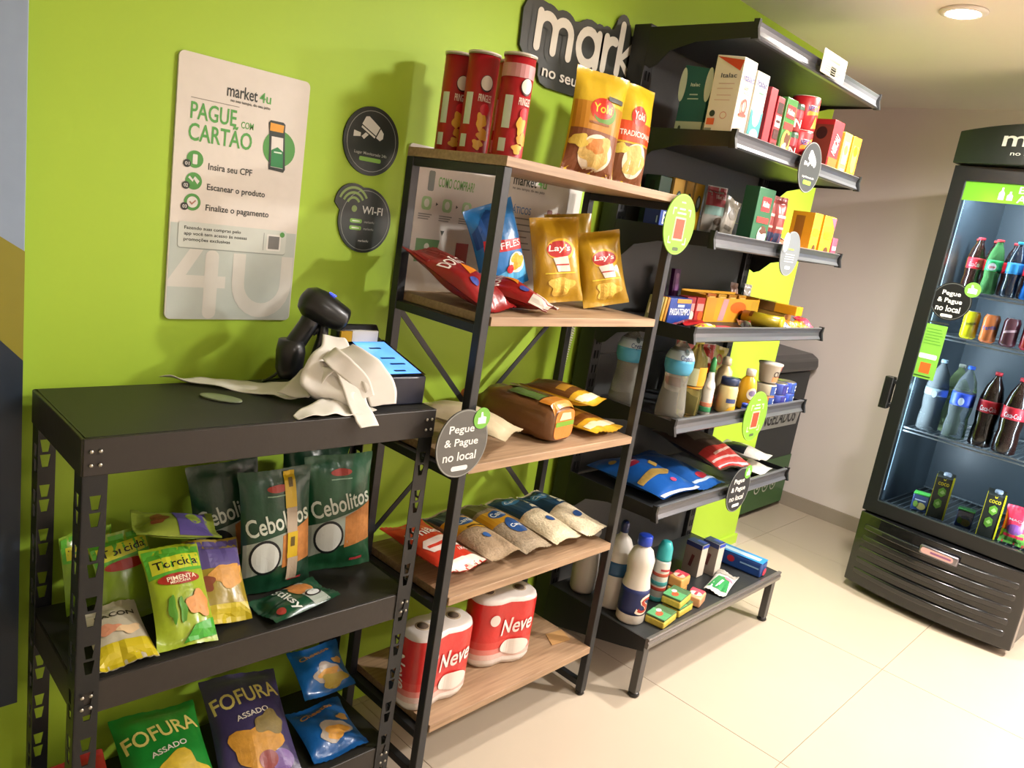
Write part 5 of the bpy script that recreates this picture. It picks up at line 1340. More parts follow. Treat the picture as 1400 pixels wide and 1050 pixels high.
for k in range(2):
    round_body('coffee_tin', ('lower' if k == 0 else 'upper') + ' small red coffee jar of the narrow stack on the milk shelf', 'tin', canp(0.031, 0.086), '8a1f24', (2.495, -0.395, zB + 0.0005 + k * 0.0875), (0, 0, -20), [('R', -1.5, 1.5, 0.80, 0.99, '2a4a30'), ('R', -0.5, 0.5, 0.5, 0.75, 'b5323a'), ('T', 'N', 0.0, 0.30, 0.3, 'e8dfd2', {'h': 0.3, 'bold': 0.05})], 'stacked jars on the milk shelf', 'print', parts=[('lid', [(0.030, 0.0862), (0.030, 0.0868)], '2a4a30', 'plastic')])
for k in range(2):
    round_body('cocoa_tin', ('lower' if k == 0 else 'upper') + ' red chocolate powder tin of the wide stack on the milk shelf', 'tin', canp(0.047, 0.106), 'b01e22', (2.592, -0.382, zB + 0.0005 + k * 0.108), (0, 0, -32), [('T', 'NESCAU', 0.12, 0.66, 0.30, 'e6e2ea', {'h': 0.17, 'bold': 0.07}), ('P', [(-0.2, 0.52), (0.45, 0.8), (0.45, 0.5), (-0.2, 0.42)], 'd9861e'), ('P', [(0.1, 0.05), (0.5, 0.1), (0.3, 0.45)], 'd98a1e'), ('T', 'NESCAU', 0.12, 0.64, 0.30, '3a3f8c', {'h': 0.15, 'bold': 0.05})], 'stacked tins on the milk shelf', 'print', parts=[('lid', [(0.0455, 0.1061), (0.0455, 0.1075)], 'd8cfc2', 'plastic')])
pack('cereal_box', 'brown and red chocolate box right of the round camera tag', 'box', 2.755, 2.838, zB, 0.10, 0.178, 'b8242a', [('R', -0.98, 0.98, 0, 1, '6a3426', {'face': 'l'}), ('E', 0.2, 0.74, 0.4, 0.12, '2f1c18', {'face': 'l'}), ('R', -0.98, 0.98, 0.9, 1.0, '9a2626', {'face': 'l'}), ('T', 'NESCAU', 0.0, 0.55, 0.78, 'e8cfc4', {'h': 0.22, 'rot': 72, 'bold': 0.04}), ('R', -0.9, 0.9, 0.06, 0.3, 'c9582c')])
pack('gelatine_box', 'pale yellow green box near the end of the milk shelf', 'box', 2.862, 2.928, zB, 0.05, 0.155, 'c2c24a', [('R', -0.6, 0.6, 0.30, 0.8, 'd9d68a'), ('E', 0.0, 0.62, 0.5, 0.12, 'a8a83a'), ('R', -0.5, 0.5, 0.1, 0.2, 'e0dcae')])
pack('gelatine_box', 'orange box at the right end of the milk shelf', 'box', 2.945, 3.020, zB, 0.05, 0.155, 'd9881e', [('R', -0.6, 0.6, 0.3, 0.8, 'e6b04a'), ('E', 0.0, 0.68, 0.5, 0.12, 'c96a14'), ('E', 0.1, 0.3, 0.5, 0.12, 'e8c24a')])

# --- coffee shelf
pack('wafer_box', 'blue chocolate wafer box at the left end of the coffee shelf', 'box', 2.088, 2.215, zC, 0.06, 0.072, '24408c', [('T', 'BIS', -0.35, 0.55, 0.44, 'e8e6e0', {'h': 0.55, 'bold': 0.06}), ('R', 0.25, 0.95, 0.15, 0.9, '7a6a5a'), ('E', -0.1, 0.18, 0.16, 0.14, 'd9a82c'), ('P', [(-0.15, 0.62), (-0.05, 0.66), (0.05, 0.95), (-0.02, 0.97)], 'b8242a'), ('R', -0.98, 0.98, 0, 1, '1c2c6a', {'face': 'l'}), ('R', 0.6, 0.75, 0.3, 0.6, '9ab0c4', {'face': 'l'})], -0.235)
pack('tea_box', 'dark green tea box behind the wafer box', 'box', 2.155, 2.222, zC, 0.06, 0.172, '26402c', [('R', -0.3, 0.4, 0.1, 0.9, '1a2a1c', {'face': 'l'})], -0.165)
for k, (a, b, lab) in enumerate(((2.24, 2.305, 'first yellow tea box behind the end of the oak board'), (2.318, 2.362, 'middle yellow tea box, the narrow one, on the coffee shelf'), (2.372, 2.432, 'last yellow tea box before the red coffee bag'))):
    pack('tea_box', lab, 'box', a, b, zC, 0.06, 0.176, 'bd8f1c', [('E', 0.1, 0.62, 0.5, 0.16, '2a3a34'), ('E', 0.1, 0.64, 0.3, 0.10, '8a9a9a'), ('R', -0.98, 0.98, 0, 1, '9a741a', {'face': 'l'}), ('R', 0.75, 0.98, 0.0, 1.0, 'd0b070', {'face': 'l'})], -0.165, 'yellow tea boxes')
bag('coffee_bag', 'tall red and silver coffee bag in the middle of the coffee shelf', 'coffee', 0.098, 0.178, 0.05, 'a9a49a', (2.462, -0.195, zC + 0.001), (0, 0, -15), [('R', -0.97, 0.97, 0.62, 0.98, '9c2630'), ('T', 'Melitta', 0.2, 0.80, 0.5, 'd9c8c0', {'h': 0.08}), ('R', -0.97, 0.97, 0.45, 0.62, '8fb0a4'), ('E', 0.2, 0.34, 0.4, 0.08, '6a5a4a')], None, puff=0.25, back=1)
bag('sugar_pouch', 'crumpled beige pouch leaning beside the silver coffee bag', 'food bag', 0.085, 0.145, 0.035, '9c9484', (2.552, -0.20, zC + 0.001), (-6, 14, -15), [('E', 0.1, 0.6, 0.5, 0.14, '7a7264'), ('R', -0.4, 0.5, 0.2, 0.3, '6a6254')], None)
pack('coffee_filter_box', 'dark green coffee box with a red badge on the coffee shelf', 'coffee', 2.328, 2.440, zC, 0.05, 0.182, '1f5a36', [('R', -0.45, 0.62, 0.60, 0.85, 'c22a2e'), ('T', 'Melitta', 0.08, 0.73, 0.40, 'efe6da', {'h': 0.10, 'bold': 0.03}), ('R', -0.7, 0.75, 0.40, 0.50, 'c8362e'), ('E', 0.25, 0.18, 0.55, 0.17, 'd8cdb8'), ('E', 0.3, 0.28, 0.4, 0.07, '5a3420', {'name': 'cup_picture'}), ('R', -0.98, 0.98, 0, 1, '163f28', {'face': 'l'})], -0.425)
for k, (x, lab) in enumerate(((2.502, 'dull red coffee brick just right of the green coffee box'), (2.585, 'dull red coffee brick half behind the small grey tag'))):
    bag('coffee_brick', lab, 'coffee', 0.082, 0.175, 0.05, '8a3a36', (x, -0.375, zC + 0.001), (0, 0, -4), [('R', -0.97, 0.97, 0.0, 0.3, '3a3f5a'), ('T', 'café', 0.0, 0.62, 0.6, 'd0b8a8', {'h': 0.1}), ('R', -0.6, 0.6, 0.38, 0.42, 'c9a898')], 'red coffee bricks', puff=0.25, back=1)
bar_p = lambda: None
pack('chocolate_bar', 'flat blue and brown chocolate bar lying along the coffee shelf rail', 'chocolate', 2.125, 2.318, zC, 0.035, 0.012, '3a4468', [('R', -0.2, 0.95, 0.0, 1.0, '5a4a42', {'face': 't'}), ('R', -0.98, -0.4, 0, 1, '3a5a8c', {'face': 't'})], -0.428)
for k, (x, a, c, lab) in enumerate(((2.652, 30, 'c9a098', 'pinkish sachet lying on the coffee shelf rail'), (2.698, -25, 'b5644a', 'rust coloured sachet in the small sachet heap'), (2.744, 15, 'd2b49a', 'pale sachet at the right of the small sachet heap'))):
    bag('seasoning_sachet', lab, 'sachet', 0.041, 0.085, 0.014, c, (x, -0.415, zC + 0.010), (-70, 0, 3), [('R', -0.6, 0.6, 0.3, 0.6, '7a3a34' if k else 'b04a3a')], 'sachets on the coffee shelf', lump=0.003)
for k, (a, b, lab) in enumerate(((2.772, 2.842, 'yellow cocoa box on the left of the pair at the coffee shelf end'), (2.862, 2.965, 'yellow cocoa box with a pink corner on the right of the pair'))):
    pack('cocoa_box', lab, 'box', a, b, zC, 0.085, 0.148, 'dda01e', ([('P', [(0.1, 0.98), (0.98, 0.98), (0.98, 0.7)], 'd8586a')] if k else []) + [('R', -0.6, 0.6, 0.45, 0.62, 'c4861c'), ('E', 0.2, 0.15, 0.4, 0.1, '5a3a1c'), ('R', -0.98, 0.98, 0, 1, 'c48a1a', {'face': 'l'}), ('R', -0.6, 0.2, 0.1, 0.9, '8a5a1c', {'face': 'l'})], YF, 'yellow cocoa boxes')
pack('gum_packet', 'small pink packet at the far end of the coffee shelf', 'packet', 2.978, 3.022, zC, 0.03, 0.075, 'd2485c', [('R', -0.8, 0.8, 0.4, 0.6, 'e8c8c4')])

# --- sweets shelf
for k, (x, c, lab) in enumerate(((2.088, '8a8a5a', 'olive wafer pack standing at the left end of the sweets shelf'), (2.106, 'b08a2a', 'mustard wafer pack second on the sweets shelf'), (2.124, 'a5721e', 'brown wafer pack third on the sweets shelf'))):
    carton('wafer_pack', lab, 'biscuits', 0.013, 0.05, 0.085, c, (x, -0.275, zD + 0.003), (0, 8, 0), [('R', -0.7, 0.7, 0.3, 0.7, 'd9cfa8', {'face': 'l'})], 'wafer packs', 'film')
pack('biscuit_pack', 'blue biscuit pack with white lettering on the sweets shelf', 'biscuits', 2.142, 2.275, zD, 0.05, 0.085, '1f3f8c', [('T', 'PASSATEMPO', 0.0, 0.48, 0.9, 'e8ecf0', {'h': 0.26, 'bold': 0.05}), ('R', -0.4, 0.9, 0.82, 0.98, 'c98a3a'), ('R', -0.3, 0.3, 0.66, 0.76, 'b5c8d8')], -0.300, kind='film')
bag('chocolate_pack', 'red pack lying in front of the blue biscuits', 'chocolate', 0.05, 0.15, 0.022, 'a01c22', (2.15, -0.340, zD + 0.012), (-88, 0, -84), [('R', -0.6, 0.6, 0.3, 0.7, '7a1418')], None, lump=0.003)
bag('candy_pack', 'yellow candy pack at the left front of the sweets shelf', 'sweets', 0.05, 0.11, 0.022, 'd9b81e', (2.15, -0.402, zD + 0.012), (-88, 0, -86), [('R', -0.5, 0.7, 0.5, 0.9, 'd9a890'), ('R', -0.6, 0.6, 0.2, 0.34, 'c23a2a')], None, lump=0.003)
for k, (x, lab) in enumerate(((2.368, 'tall purple chocolate bar left of the oak rack post'), (2.452, 'tall purple chocolate bar right of the oak rack post'))):
    carton('chocolate_bar', lab, 'chocolate', 0.042, 0.016, 0.165, '57205c', (x, -0.115, zD + 0.0005), (-4, 0, 0), [('R', -0.4, 0.5, 0.2, 0.9, '8a5a8c'), ('E', 0.0, 0.85, 0.5, 0.06, '9a6a90'), ('R', -0.6, 0.6, 0.0, 0.2, '3a2a6a')], 'purple chocolate bars', 'film')
for k, (a, b, c, lab) in enumerate(((2.318, 2.375, '9a2630', 'maroon sweet box behind the oak rack post'), (2.382, 2.436, 'a8261e', 'red sweet box with an orange disc left of the yellow display box'))):
    pack('sweet_box', lab, 'sweets', a, b, zD, 0.04, 0.085, c, [('R', -0.8, 0.8, 0.45, 0.75, 'c98a80'), ('E', 0.3, 0.25, 0.6, 0.2, 'd8541e' if k else 'd9c0b0')], -0.255, 'sweet boxes')
def display_box():
    t = thing('display_box', 'open yellow cardboard display box of snack bars on the sweets shelf', 'box', (2.645, -0.20, zD + 0.0005))
    y = mt('c9921e', 'board')
    obj('front_wall', B(-0.2, 0.2, -0.055, -0.052, 0, 0.088), y, t)
    obj('back_wall', B(-0.2, 0.2, 0.052, 0.055, 0, 0.10), y, t)
    obj('side_wall', B(-0.2, -0.197, -0.052, 0.052, 0, 0.095), y, t)
    obj('side_wall', B(0.197, 0.2, -0.052, 0.052, 0, 0.095), y, t)
    obj('floor_panel', B(-0.197, 0.197, -0.052, 0.052, 0, 0.003), y, t)
    fm = flat_map('f', (0, -0.055, 0))
    for s, c in ((sh_rect(-0.19, -0.13, 0.005, 0.085), 'd9862a'), (sh_poly([(-0.10, 0.005), (-0.06, 0.005), (-0.04, 0.085), (-0.08, 0.085)]), 'b58a8c'), (sh_ell(0.04, 0.055, 0.06, 0.022), 'd2641e'), (sh_ell(0.10, 0.02, 0.05, 0.016), '5a4a1e'), (sh_rect(0.14, 0.19, 0.01, 0.08), 'b08a2a')):
        decal('colour_field', s, mt(c), t, fm, 0.0006)
    return t
display_box()
for k in range(5):
    carton('snack_bar', ('leftmost', 'second', 'third', 'fourth', 'rightmost')[k] + ' snack bar standing inside the yellow display box', 'snack bar', 0.06, 0.02, 0.092, ('b0761e', 'a85a1e', 'b88a2a', 'a06a1c', 'b07a22')[k], (2.488 + k * 0.078, -0.195, zD + 0.004), (0, 0, 0), [('R', -0.7, 0.7, 0.6, 0.9, 'd9b86a')], 'snack bars in the display box', 'film')
for k, (x, c, lab) in enumerate(((2.875, '8a6a5c', 'crinkled bronze foil pack standing behind the display box'), (2.985, '9a948c', 'crinkled silver foil pack standing at the back of the sweets shelf'))):
    bag('foil_pack', lab, 'sweets', 0.06, 0.13, 0.03, c, (x, -0.125, zD + 0.001), (-4, 6, 0), [('R', -0.6, 0.6, 0.2, 0.45, '5a3a34')], 'foil packs', lump=0.012, crease=0.008)
rollp = lambda r, h: [(r * 0.6, 0), (r, 0.003), (r, h - 0.003), (r * 0.6, h)]
def roll(label, x, y, z, r, h, c, spec, rz=0):
    o = round_body('biscuit_roll', label, 'biscuits', rollp(r, h), c, (x, y, z + r), (-90, 0, rz), spec, 'biscuit rolls', 'film', n=20)
    return o
roll('olive yellow biscuit roll with a bright yellow end on the sweets shelf', 2.735, -0.418, zD + 0.0005, 0.026, 0.155, 'a8941e', [('R', -1.5, 1.5, 0.0, 0.06, 'd9b81e'), ('E', 0.2, 0.35, 0.3, 0.12, '7a6a3a'), ('R', -0.8, 0.3, 0.72, 0.8, '7a4a1c')], 8)
carton('biscuit_box', 'long brown and yellow wafer box lying across other sweets', 'biscuits', 0.05, 0.26, 0.035, 'd9981e', (2.92, -0.262, zD + 0.0545), (0, 0, -4), [('R', -0.98, 0.98, 0.42, 1.0, '8a6a4a', {'face': 't'}), ('R', -0.98, 0.3, 0, 1, '7a5a34', {'face': 'l'})], None, 'film')
carton('biscuit_box', 'long plain brown wafer box under the brown and yellow one', 'biscuits', 0.06, 0.20, 0.05, '9a7a3a', (2.925, -0.245, zD + 0.003), (0, 0, 0), [('R', -0.98, 0.98, 0.4, 1.0, '7a6448', {'face': 't'})], None, 'film')
for k, (x, c, c2, lab) in enumerate(((2.802, 'd5d8e0', '2f62c0', 'white and blue candy packet at the sweets shelf front'), (2.858, 'd98a3a', 'e8c8a0', 'orange and cream candy packet at the sweets shelf front'), (2.905, 'd9921e', 'e0b82a', 'orange and yellow candy packet at the sweets shelf front'), (2.952, 'd88a1c', '7a4a1c', 'orange and brown candy packet at the sweets shelf front'))):
    bag('candy_packet', lab, 'sweets', 0.042, 0.062, 0.03, c, (x, -0.42, zD + 0.014), (-72, 0, 4), [('E', 0.0, 0.5, 0.5, 0.2, c2)], 'candy packets', lump=0.004)
bag('candy_packet', 'pink candy packet with twisted ends at the right end of the sweets shelf', 'sweets', 0.05, 0.085, 0.035, 'd2405a', (3.0, -0.415, zD + 0.016), (-66, 0, -8), [], 'candy packets', lump=0.008, crease=0.008)
bag('chocolate_pack', 'dark chocolate bar with white and red wrapper on the sweets shelf', 'chocolate', 0.05, 0.16, 0.025, '3f3a38', (2.475, -0.408, zD + 0.013), (-88, 0, -58), [('R', -0.97, 0.97, 0.55, 0.8, 'c9c0b8'), ('R', -0.97, 0.97, 0.82, 0.99, 'c2342c')], None, lump=0.004)
carton('gum_packet', 'small flat red packet at the sweets shelf rail', 'packet', 0.085, 0.03, 0.016, 'c2283a', (2.31, -0.412, zD + 0.0005), (0, 0, 0), [('T', 'bala', 0.0, 0.5, 0.4, 'e8c8c4', {'h': 0.5})], None)

# --- bottle shelf
PET = glassy('clear_plastic', 'e6e4d6', 0.12, 0.8, 1.08)
OIL = glassy('cooking_oil', 'd9cf7a', 0.06, 0.9, 1.15)
def bottle(name, label, cat, prof, col, x, y, z, mat=None, sleeves=(), caps=(), spec=(), rz=-35, group=None, kind='plastic'):
    parts = [(nm, band(prof, a, b), c, 'print') for nm, a, b, c in sleeves] + [(nm, pr, c, 'plastic') for nm, pr, c in caps]
    return round_body(name, label, cat, prof, col, (x, y, z + 0.0005), (0, 0, rz), spec, group, kind, parts, mat, base=0.0022)
wp = [(0.038, 0), (0.046, 0.004), (0.048, 0.03), (0.043, 0.07), (0.037, 0.12), (0.039, 0.15), (0.046, 0.17), (0.046, 0.20), (0.036, 0.225), (0.017, 0.245), (0.014, 0.25), (0.014, 0.256)]
wtxt = [('T', 'Crystal', 0.05, 0.80, 0.3, '2a3a6a', {'h': 0.08, 'bold': 0.03}), ('E', 0.08, 0.88, 0.12, 0.035, '4a5a5a')]
for k, (x, y, lab) in enumerate(((2.122, -0.20, 'clear plastic bottle with blue shoulder label seen behind the oak rack post'), (2.150, -0.372, 'clear ribbed plastic bottle with a blue and white shoulder label at the front'))):
    bottle('water_bottle', lab, 'bottle', wp, 'dfe6dc', x, y, zE, PET, [('label', 0.15, 0.198, '4a9cc0'), ('upper_label', 0.198, 0.228, 'a9bcc4')], [('cap', [(0.016, 0.2562), (0.016, 0.266), (0.014, 0.268)], 'c4ccd0')], wtxt, -35, 'clear bottles')
op = [(0.034, 0), (0.04, 0.004), (0.041, 0.07), (0.038, 0.10), (0.041, 0.13), (0.041, 0.17), (0.036, 0.20), (0.018, 0.225), (0.014, 0.235), (0.014, 0.245)]
bottle('oil_bottle', 'tall bottle of pale yellow cooking oil with an orange label', 'bottle', op, 'd9cf7a', 2.262, -0.365, zE, OIL, [('band', 0.098, 0.104, 'd9921e')], [('cap', [(0.016, 0.2452), (0.016, 0.26), (0.013, 0.262)], 'c9b84a')], [('R', 0.0, 0.75, 0.44, 0.70, 'd99a22', {'name': 'label'}), ('R', -0.7, 0.0, 0.44, 0.68, 'b5b48a', {'name': 'label'})], -35)
sp_ = [(0.018, 0), (0.021, 0.003), (0.021, 0.10), (0.012, 0.13), (0.010, 0.15)]
bottle('sauce_bottle', 'slim white and green bottle with a tall green cap', 'bottle', sp_, 'd8d6c8', 2.348, -0.385, zE, None, [('green_label', 0.012, 0.03, '3f8a5a'), ('red_label', 0.03, 0.045, 'c97a5a')], [('cap', [(0.011, 0.1502), (0.009, 0.19), (0.004, 0.2)], '3f9a5a')], [('E', 0.0, 0.72, 0.5, 0.1, 'efe6d8')])
ss = [(0.028, 0), (0.031, 0.003), (0.031, 0.075), (0.018, 0.105), (0.014, 0.125), (0.016, 0.135)]
bottle('sauce_bottle', 'dark soy sauce bottle with a red cap', 'bottle', ss, '1c1412', 2.405, -0.345, zE, mt('1c1412', 'gloss'), [('yellow_label', 0.018, 0.034, 'd9a02a'), ('red_label', 0.034, 0.055, 'b52a34')], [('cap', [(0.018, 0.1352), (0.018, 0.162), (0.016, 0.165)], 'b8322e')])
my = [(0.030, 0), (0.034, 0.004), (0.034, 0.085), (0.031, 0.095), (0.028, 0.10)]
bottle('mayonnaise_jar', 'cream mayonnaise jar with a dark blue lid', 'jar', my, 'dcc88a', 2.478, -0.392, zE, None, [], [('lid', [(0.031, 0.1002), (0.031, 0.122), (0.029, 0.125)], '2a3a5c')], [('R', -0.3, 0.35, 0.40, 0.55, '3a4a7a', {'name': 'label'}), ('P', [(-0.4, 0.03), (0.5, 0.03), (0.5, 0.32), (0.0, 0.26)], 'd9a42a', {'name': 'label'})])
m2 = [(0.028, 0), (0.031, 0.004), (0.03, 0.10), (0.026, 0.135), (0.014, 0.15), (0.013, 0.155)]
bottle('mayonnaise_bottle', 'cream squeeze bottle behind the blue-lidded jar', 'bottle', m2, 'd8c594', 2.535, -0.335, zE, None, [('label', 0.03, 0.045, 'efe4c8')], [('cap', [(0.018, 0.1552), (0.016, 0.178), (0.008, 0.185)], 'd9cfae')], [('T', 'MAYO', 0.0, 0.58, 0.3, '3a3a6a', {'h': 0.16, 'rot': 80, 'bold': 0.03})])
mu = [(0.026, 0), (0.032, 0.005), (0.032, 0.085), (0.026, 0.11), (0.017, 0.12), (0.016, 0.124)]
bottle('mustard_bottle', 'bright yellow mustard bottle with a white cap', 'bottle', mu, 'd9a41c', 2.632, -0.388, zE, None, [], [('cap', [(0.018, 0.1242), (0.018, 0.146), (0.016, 0.149)], 'e2dcd0')], [('E', 0.15, 0.50, 0.4, 0.18, 'ecdcc0', {'name': 'label'}), ('E', 0.15, 0.52, 0.26, 0.09, '8a7a9a'), ('E', 0.2, 0.22, 0.34, 0.09, 'd9862a')], -42)
bottle('spice_bottle', 'tiny bottle with a blue cap between mayonnaise and mustard', 'bottle', [(0.011, 0), (0.012, 0.002), (0.012, 0.018)], '2f4fb0', 2.575, -0.42, zE, None, [], [('cap', [(0.012, 0.0182), (0.012, 0.03), (0.010, 0.032)], '2a48b0')])
for k, (x, y, h, lab) in enumerate(((2.535, -0.165, 0.235, 'tall red-topped clear noodle pack at the back of the bottle shelf'), (2.635, -0.185, 0.195, 'red and white noodle pack behind the mustard bottle'))):
    bag('noodle_pack', lab, 'food bag', 0.105, h, 0.05, 'a5968a', (x, y, zE + 0.001), (-3, 0, -18), [('R', -0.97, 0.97, 0.66, 0.98, 'a83a30'), ('E', 0.0, 0.62, 0.6, 0.14, 'd2c4b0'), ('R', -0.8, 0.8, 0.1, 0.3, '7a3a30')], 'noodle packs', lump=0.010, crease=0.008)
bag('soup_packet', 'olive yellow soup packet leaning at the back of the bottle shelf', 'food bag', 0.09, 0.175, 0.025, 'a59a2c', (2.752, -0.175, zE + 0.001), (-6, 10, -14), [('O', 0.0, 0.7, 0.4, 0.12, 'b5442a', {'t': 0.006}), ('R', -0.5, 0.5, 0.3, 0.45, '6a6a2a')], None)
tinp = lambda r, h: [(r * 0.96, 0), (r, 0.003), (r, h - 0.003), (r * 0.96, h)]
def tin(label, x, y, z, c, r=0.042, h=0.042):
    return round_body('fish_tin', label, 'tin', tinp(r, h), c, (x, y, z + 0.0005), (0, 0, -30), [('R', 0.0, 0.8, 0.1, 0.9, '2c4a8a' if c != '3a4a9a' else '2c2c7a'), ('R', 0.35, 0.75, 0.25, 0.75, 'd5d8dc'), ('T', 'atum', 0.55, 0.5, 0.16, '2c3a7a', {'h': 0.4})], 'fish tins', 'print', [('lid', [(r * 0.94, h + 0.0002), (r * 0.9, h + 0.0012)], 'c0bca8', 'metal')])
tin('lower fish tin with a rust coloured side under the noodle cup', 2.792, -0.378, zE, 'a5643a')
tin('upper fish tin with a pale side directly under the noodle cup', 2.792, -0.378, zE + 0.0437, 'b0a890')
tin('lower deep blue fish tin in the second stack', 2.882, -0.385, zE, '3a4a9a')
tin('upper deep blue fish tin in the second stack', 2.882, -0.385, zE + 0.0437, '3a4a9a')
tin('lower royal blue fish tin at the shelf end', 2.966, -0.384, zE, '3450b5', 0.038)
tin('upper royal blue fish tin at the shelf end', 2.966, -0.384, zE + 0.0437, '3450b5', 0.038)
cupp = [(0.030, 0), (0.033, 0.003), (0.043, 0.068), (0.046, 0.070), (0.046, 0.074)]
for k, (x, y, z, lab) in enumerate(((2.802, -0.378, zE + 0.0895, 'white instant noodle cup with black and red print on the fish tins'), (2.752, -0.285, zE, 'grey instant noodle cup behind the tins'))):
    round_body('noodle_cup', lab, 'cup', cupp, 'cfc8ba', (x, y, z + 0.0005), (0, 0, -30), [('P', [(-0.1, 0.1), (0.75, 0.1), (0.75, 0.45), (-0.1, 0.35)], 'd98a5a'), ('T', 'CUP', 0.3, 0.5, 0.36, '2a2624', {'h': 0.3, 'bold': 0.05}), ('E', 0.6, 0.8, 0.2, 0.14, 'c8565a')] if k == 0 else [('R', -0.7, 0.7, 0.2, 0.7, '6a645c')], 'noodle cups', 'print', [('foil_lid', [(0.0465, 0.0742), (0.0465, 0.0755)], 'd9d4c8', 'paper')])

# --- pet food shelf
dog = [('E', -0.35, 0.62, 0.3, 0.09, '8a1f34'), ('E', 0.35, 0.80, 0.3, 0.07, '7a2034'), ('T', 'rações', -0.35, 0.62, 0.22, 'd9a8b0', {'h': 0.035}), ('P', [(0.2, 0.42), (0.75, 0.52), (0.7, 0.62), (0.15, 0.52)], 'b5964a', {'kind': 'crisp', 'name': 'kibble_picture'}), ('P', [(-0.95, 0.28), (0.2, 0.26), (0.6, 0.34), (0.2, 0.38), (-0.9, 0.36)], 'a88c48', {'kind': 'crisp', 'name': 'kibble_picture'}), ('R', -0.97, 0.97, 0.0, 0.05, 'e2ddd2'), ('E', 0.1, 0.16, 0.12, 0.03, 'd2486a'), ('E', -0.6, 0.78, 0.12, 0.04, 'b5964a')]
bag('pet_food_bag', 'big royal blue pet food bag lying at the left of its shelf', 'pet food', 0.255, 0.315, 0.085, '1b56a5', (2.252, -0.425, zF + 0.042), (-88, 0, 3), dog, 'pet food bags', lump=0.012)
bag('pet_food_bag', 'blue pet food bag squeezed under the red one', 'pet food', 0.17, 0.33, 0.055, '255ca8', (2.462, -0.422, zF + 0.028), (-88, 0, -2), [('E', 0.2, 0.2, 0.3, 0.06, 'c23a4a'), ('R', -0.8, 0.8, 0.1, 0.14, 'b5c8d8')], 'pet food bags', lump=0.010)
bag('charcoal_bag', 'dark brown and red bag bulging above the blue pet food', 'food bag', 0.215, 0.33, 0.095, '4a3a30', (2.598, -0.432, zF + 0.078), (-82, 0, -5), [('R', -0.97, 0.97, 0.02, 0.34, 'b53a34'), ('T', 'Salgadinho', 0.1, 0.25, 0.7, 'e0b8a8', {'h': 0.07, 'rot': 10}), ('R', -0.9, 0.9, 0.03, 0.06, 'c8a8b0'), ('R', -0.9, 0.9, 0.12, 0.15, 'd0b4b0'), ('P', [(-0.6, 0.5), (0.5, 0.45), (0.6, 0.8), (-0.4, 0.85)], '7a7466')], None, lump=0.012)
for k, (z, y, lab) in enumerate(((0.026, -0.425, 'lower white and black salt bag at the pet food shelf end'), (0.072, -0.418, 'upper white and black salt bag resting on its twin'))):
    bag('salt_bag', lab, 'food bag', 0.135, 0.20, 0.05, 'dad6cc', (2.875 - k * 0.012, y, zF + z), (-88, 0, 4), [('P', [(-0.97, 0.34), (0.2, 0.42), (0.2, 0.95), (-0.97, 0.95)], '1f2226'), ('R', 0.3, 0.9, 0.6, 0.8, '8a7a6a')], 'salt bags', lump=0.006)

# --- base tray
bl = [(0.043, 0), (0.048, 0.006), (0.048, 0.05), (0.048, 0.128), (0.041, 0.165), (0.044, 0.205), (0.045, 0.225), (0.034, 0.258), (0.022, 0.268), (0.021, 0.275)]
bottle('bleach_bottle', 'white bleach bottle with bright blue cap and navy label at the tray front', 'bottle', bl, 'd6d0c4', 2.128, -0.395, zG, None, [('label', 0.036, 0.128, '1f2a5a')], [('cap', [(0.024, 0.2752), (0.025, 0.278), (0.024, 0.306), (0.021, 0.309)], '1f3fb0')], [('T', 'S', 0.35, 0.28, 0.32, 'e8dcc8', {'h': 0.26, 'bold': 0.06, 'shear': 0.3}), ('T', 'S', 0.37, 0.275, 0.26, 'a83a2c', {'h': 0.2, 'bold': 0.01, 'shear': 0.3})], -38, 'bleach bottles')
b2 = [(0.044, 0), (0.048, 0.006), (0.048, 0.19), (0.045, 0.215), (0.03, 0.25), (0.014, 0.265), (0.013, 0.275)]
bottle('bleach_bottle', 'white bottle with a thin neck hidden behind the navy-labelled bleach', 'bottle', b2, 'c8c6be', 2.150, -0.295, zG, None, [('label', 0.125, 0.175, '2c5a80')], [('cap', [(0.015, 0.2752), (0.014, 0.305), (0.008, 0.315)], '1c2a5c')], [], -38, 'bleach bottles')
b3 = [(0.038, 0), (0.045, 0.012), (0.047, 0.08), (0.042, 0.15), (0.03, 0.19), (0.026, 0.21), (0.033, 0.225), (0.033, 0.235)]
bottle('bleach_bottle', 'plain white bottle without label at the dark back of the tray', 'bottle', b3, 'aeaaa0', 2.140, -0.172, zG, None, [], [('cap', [(0.02, 0.2352), (0.02, 0.262), (0.017, 0.265)], '1c2438')], [], -38, 'bleach bottles')
cl = [(0.027, 0), (0.029, 0.003), (0.029, 0.15), (0.027, 0.158)]
bottle('cleaner_can', 'slim cleaner can with a turquoise cap next to the bleach', 'spray can', cl, 'd5d2c6', 2.335, -0.362, zG, None, [('green_foot', 0.002, 0.02, '3f8f8c'), ('red_band', 0.045, 0.058, 'b5483a'), ('teal_band', 0.065, 0.08, '4a9a98'), ('red_band', 0.10, 0.112, 'c05a44')], [('cap', [(0.0275, 0.1582), (0.028, 0.165), (0.026, 0.205), (0.018, 0.226), (0.01, 0.23)], '2fa5a8')], [('T', 'Veja', 0.1, 0.80, 0.4, 'b53a44', {'h': 0.1})])
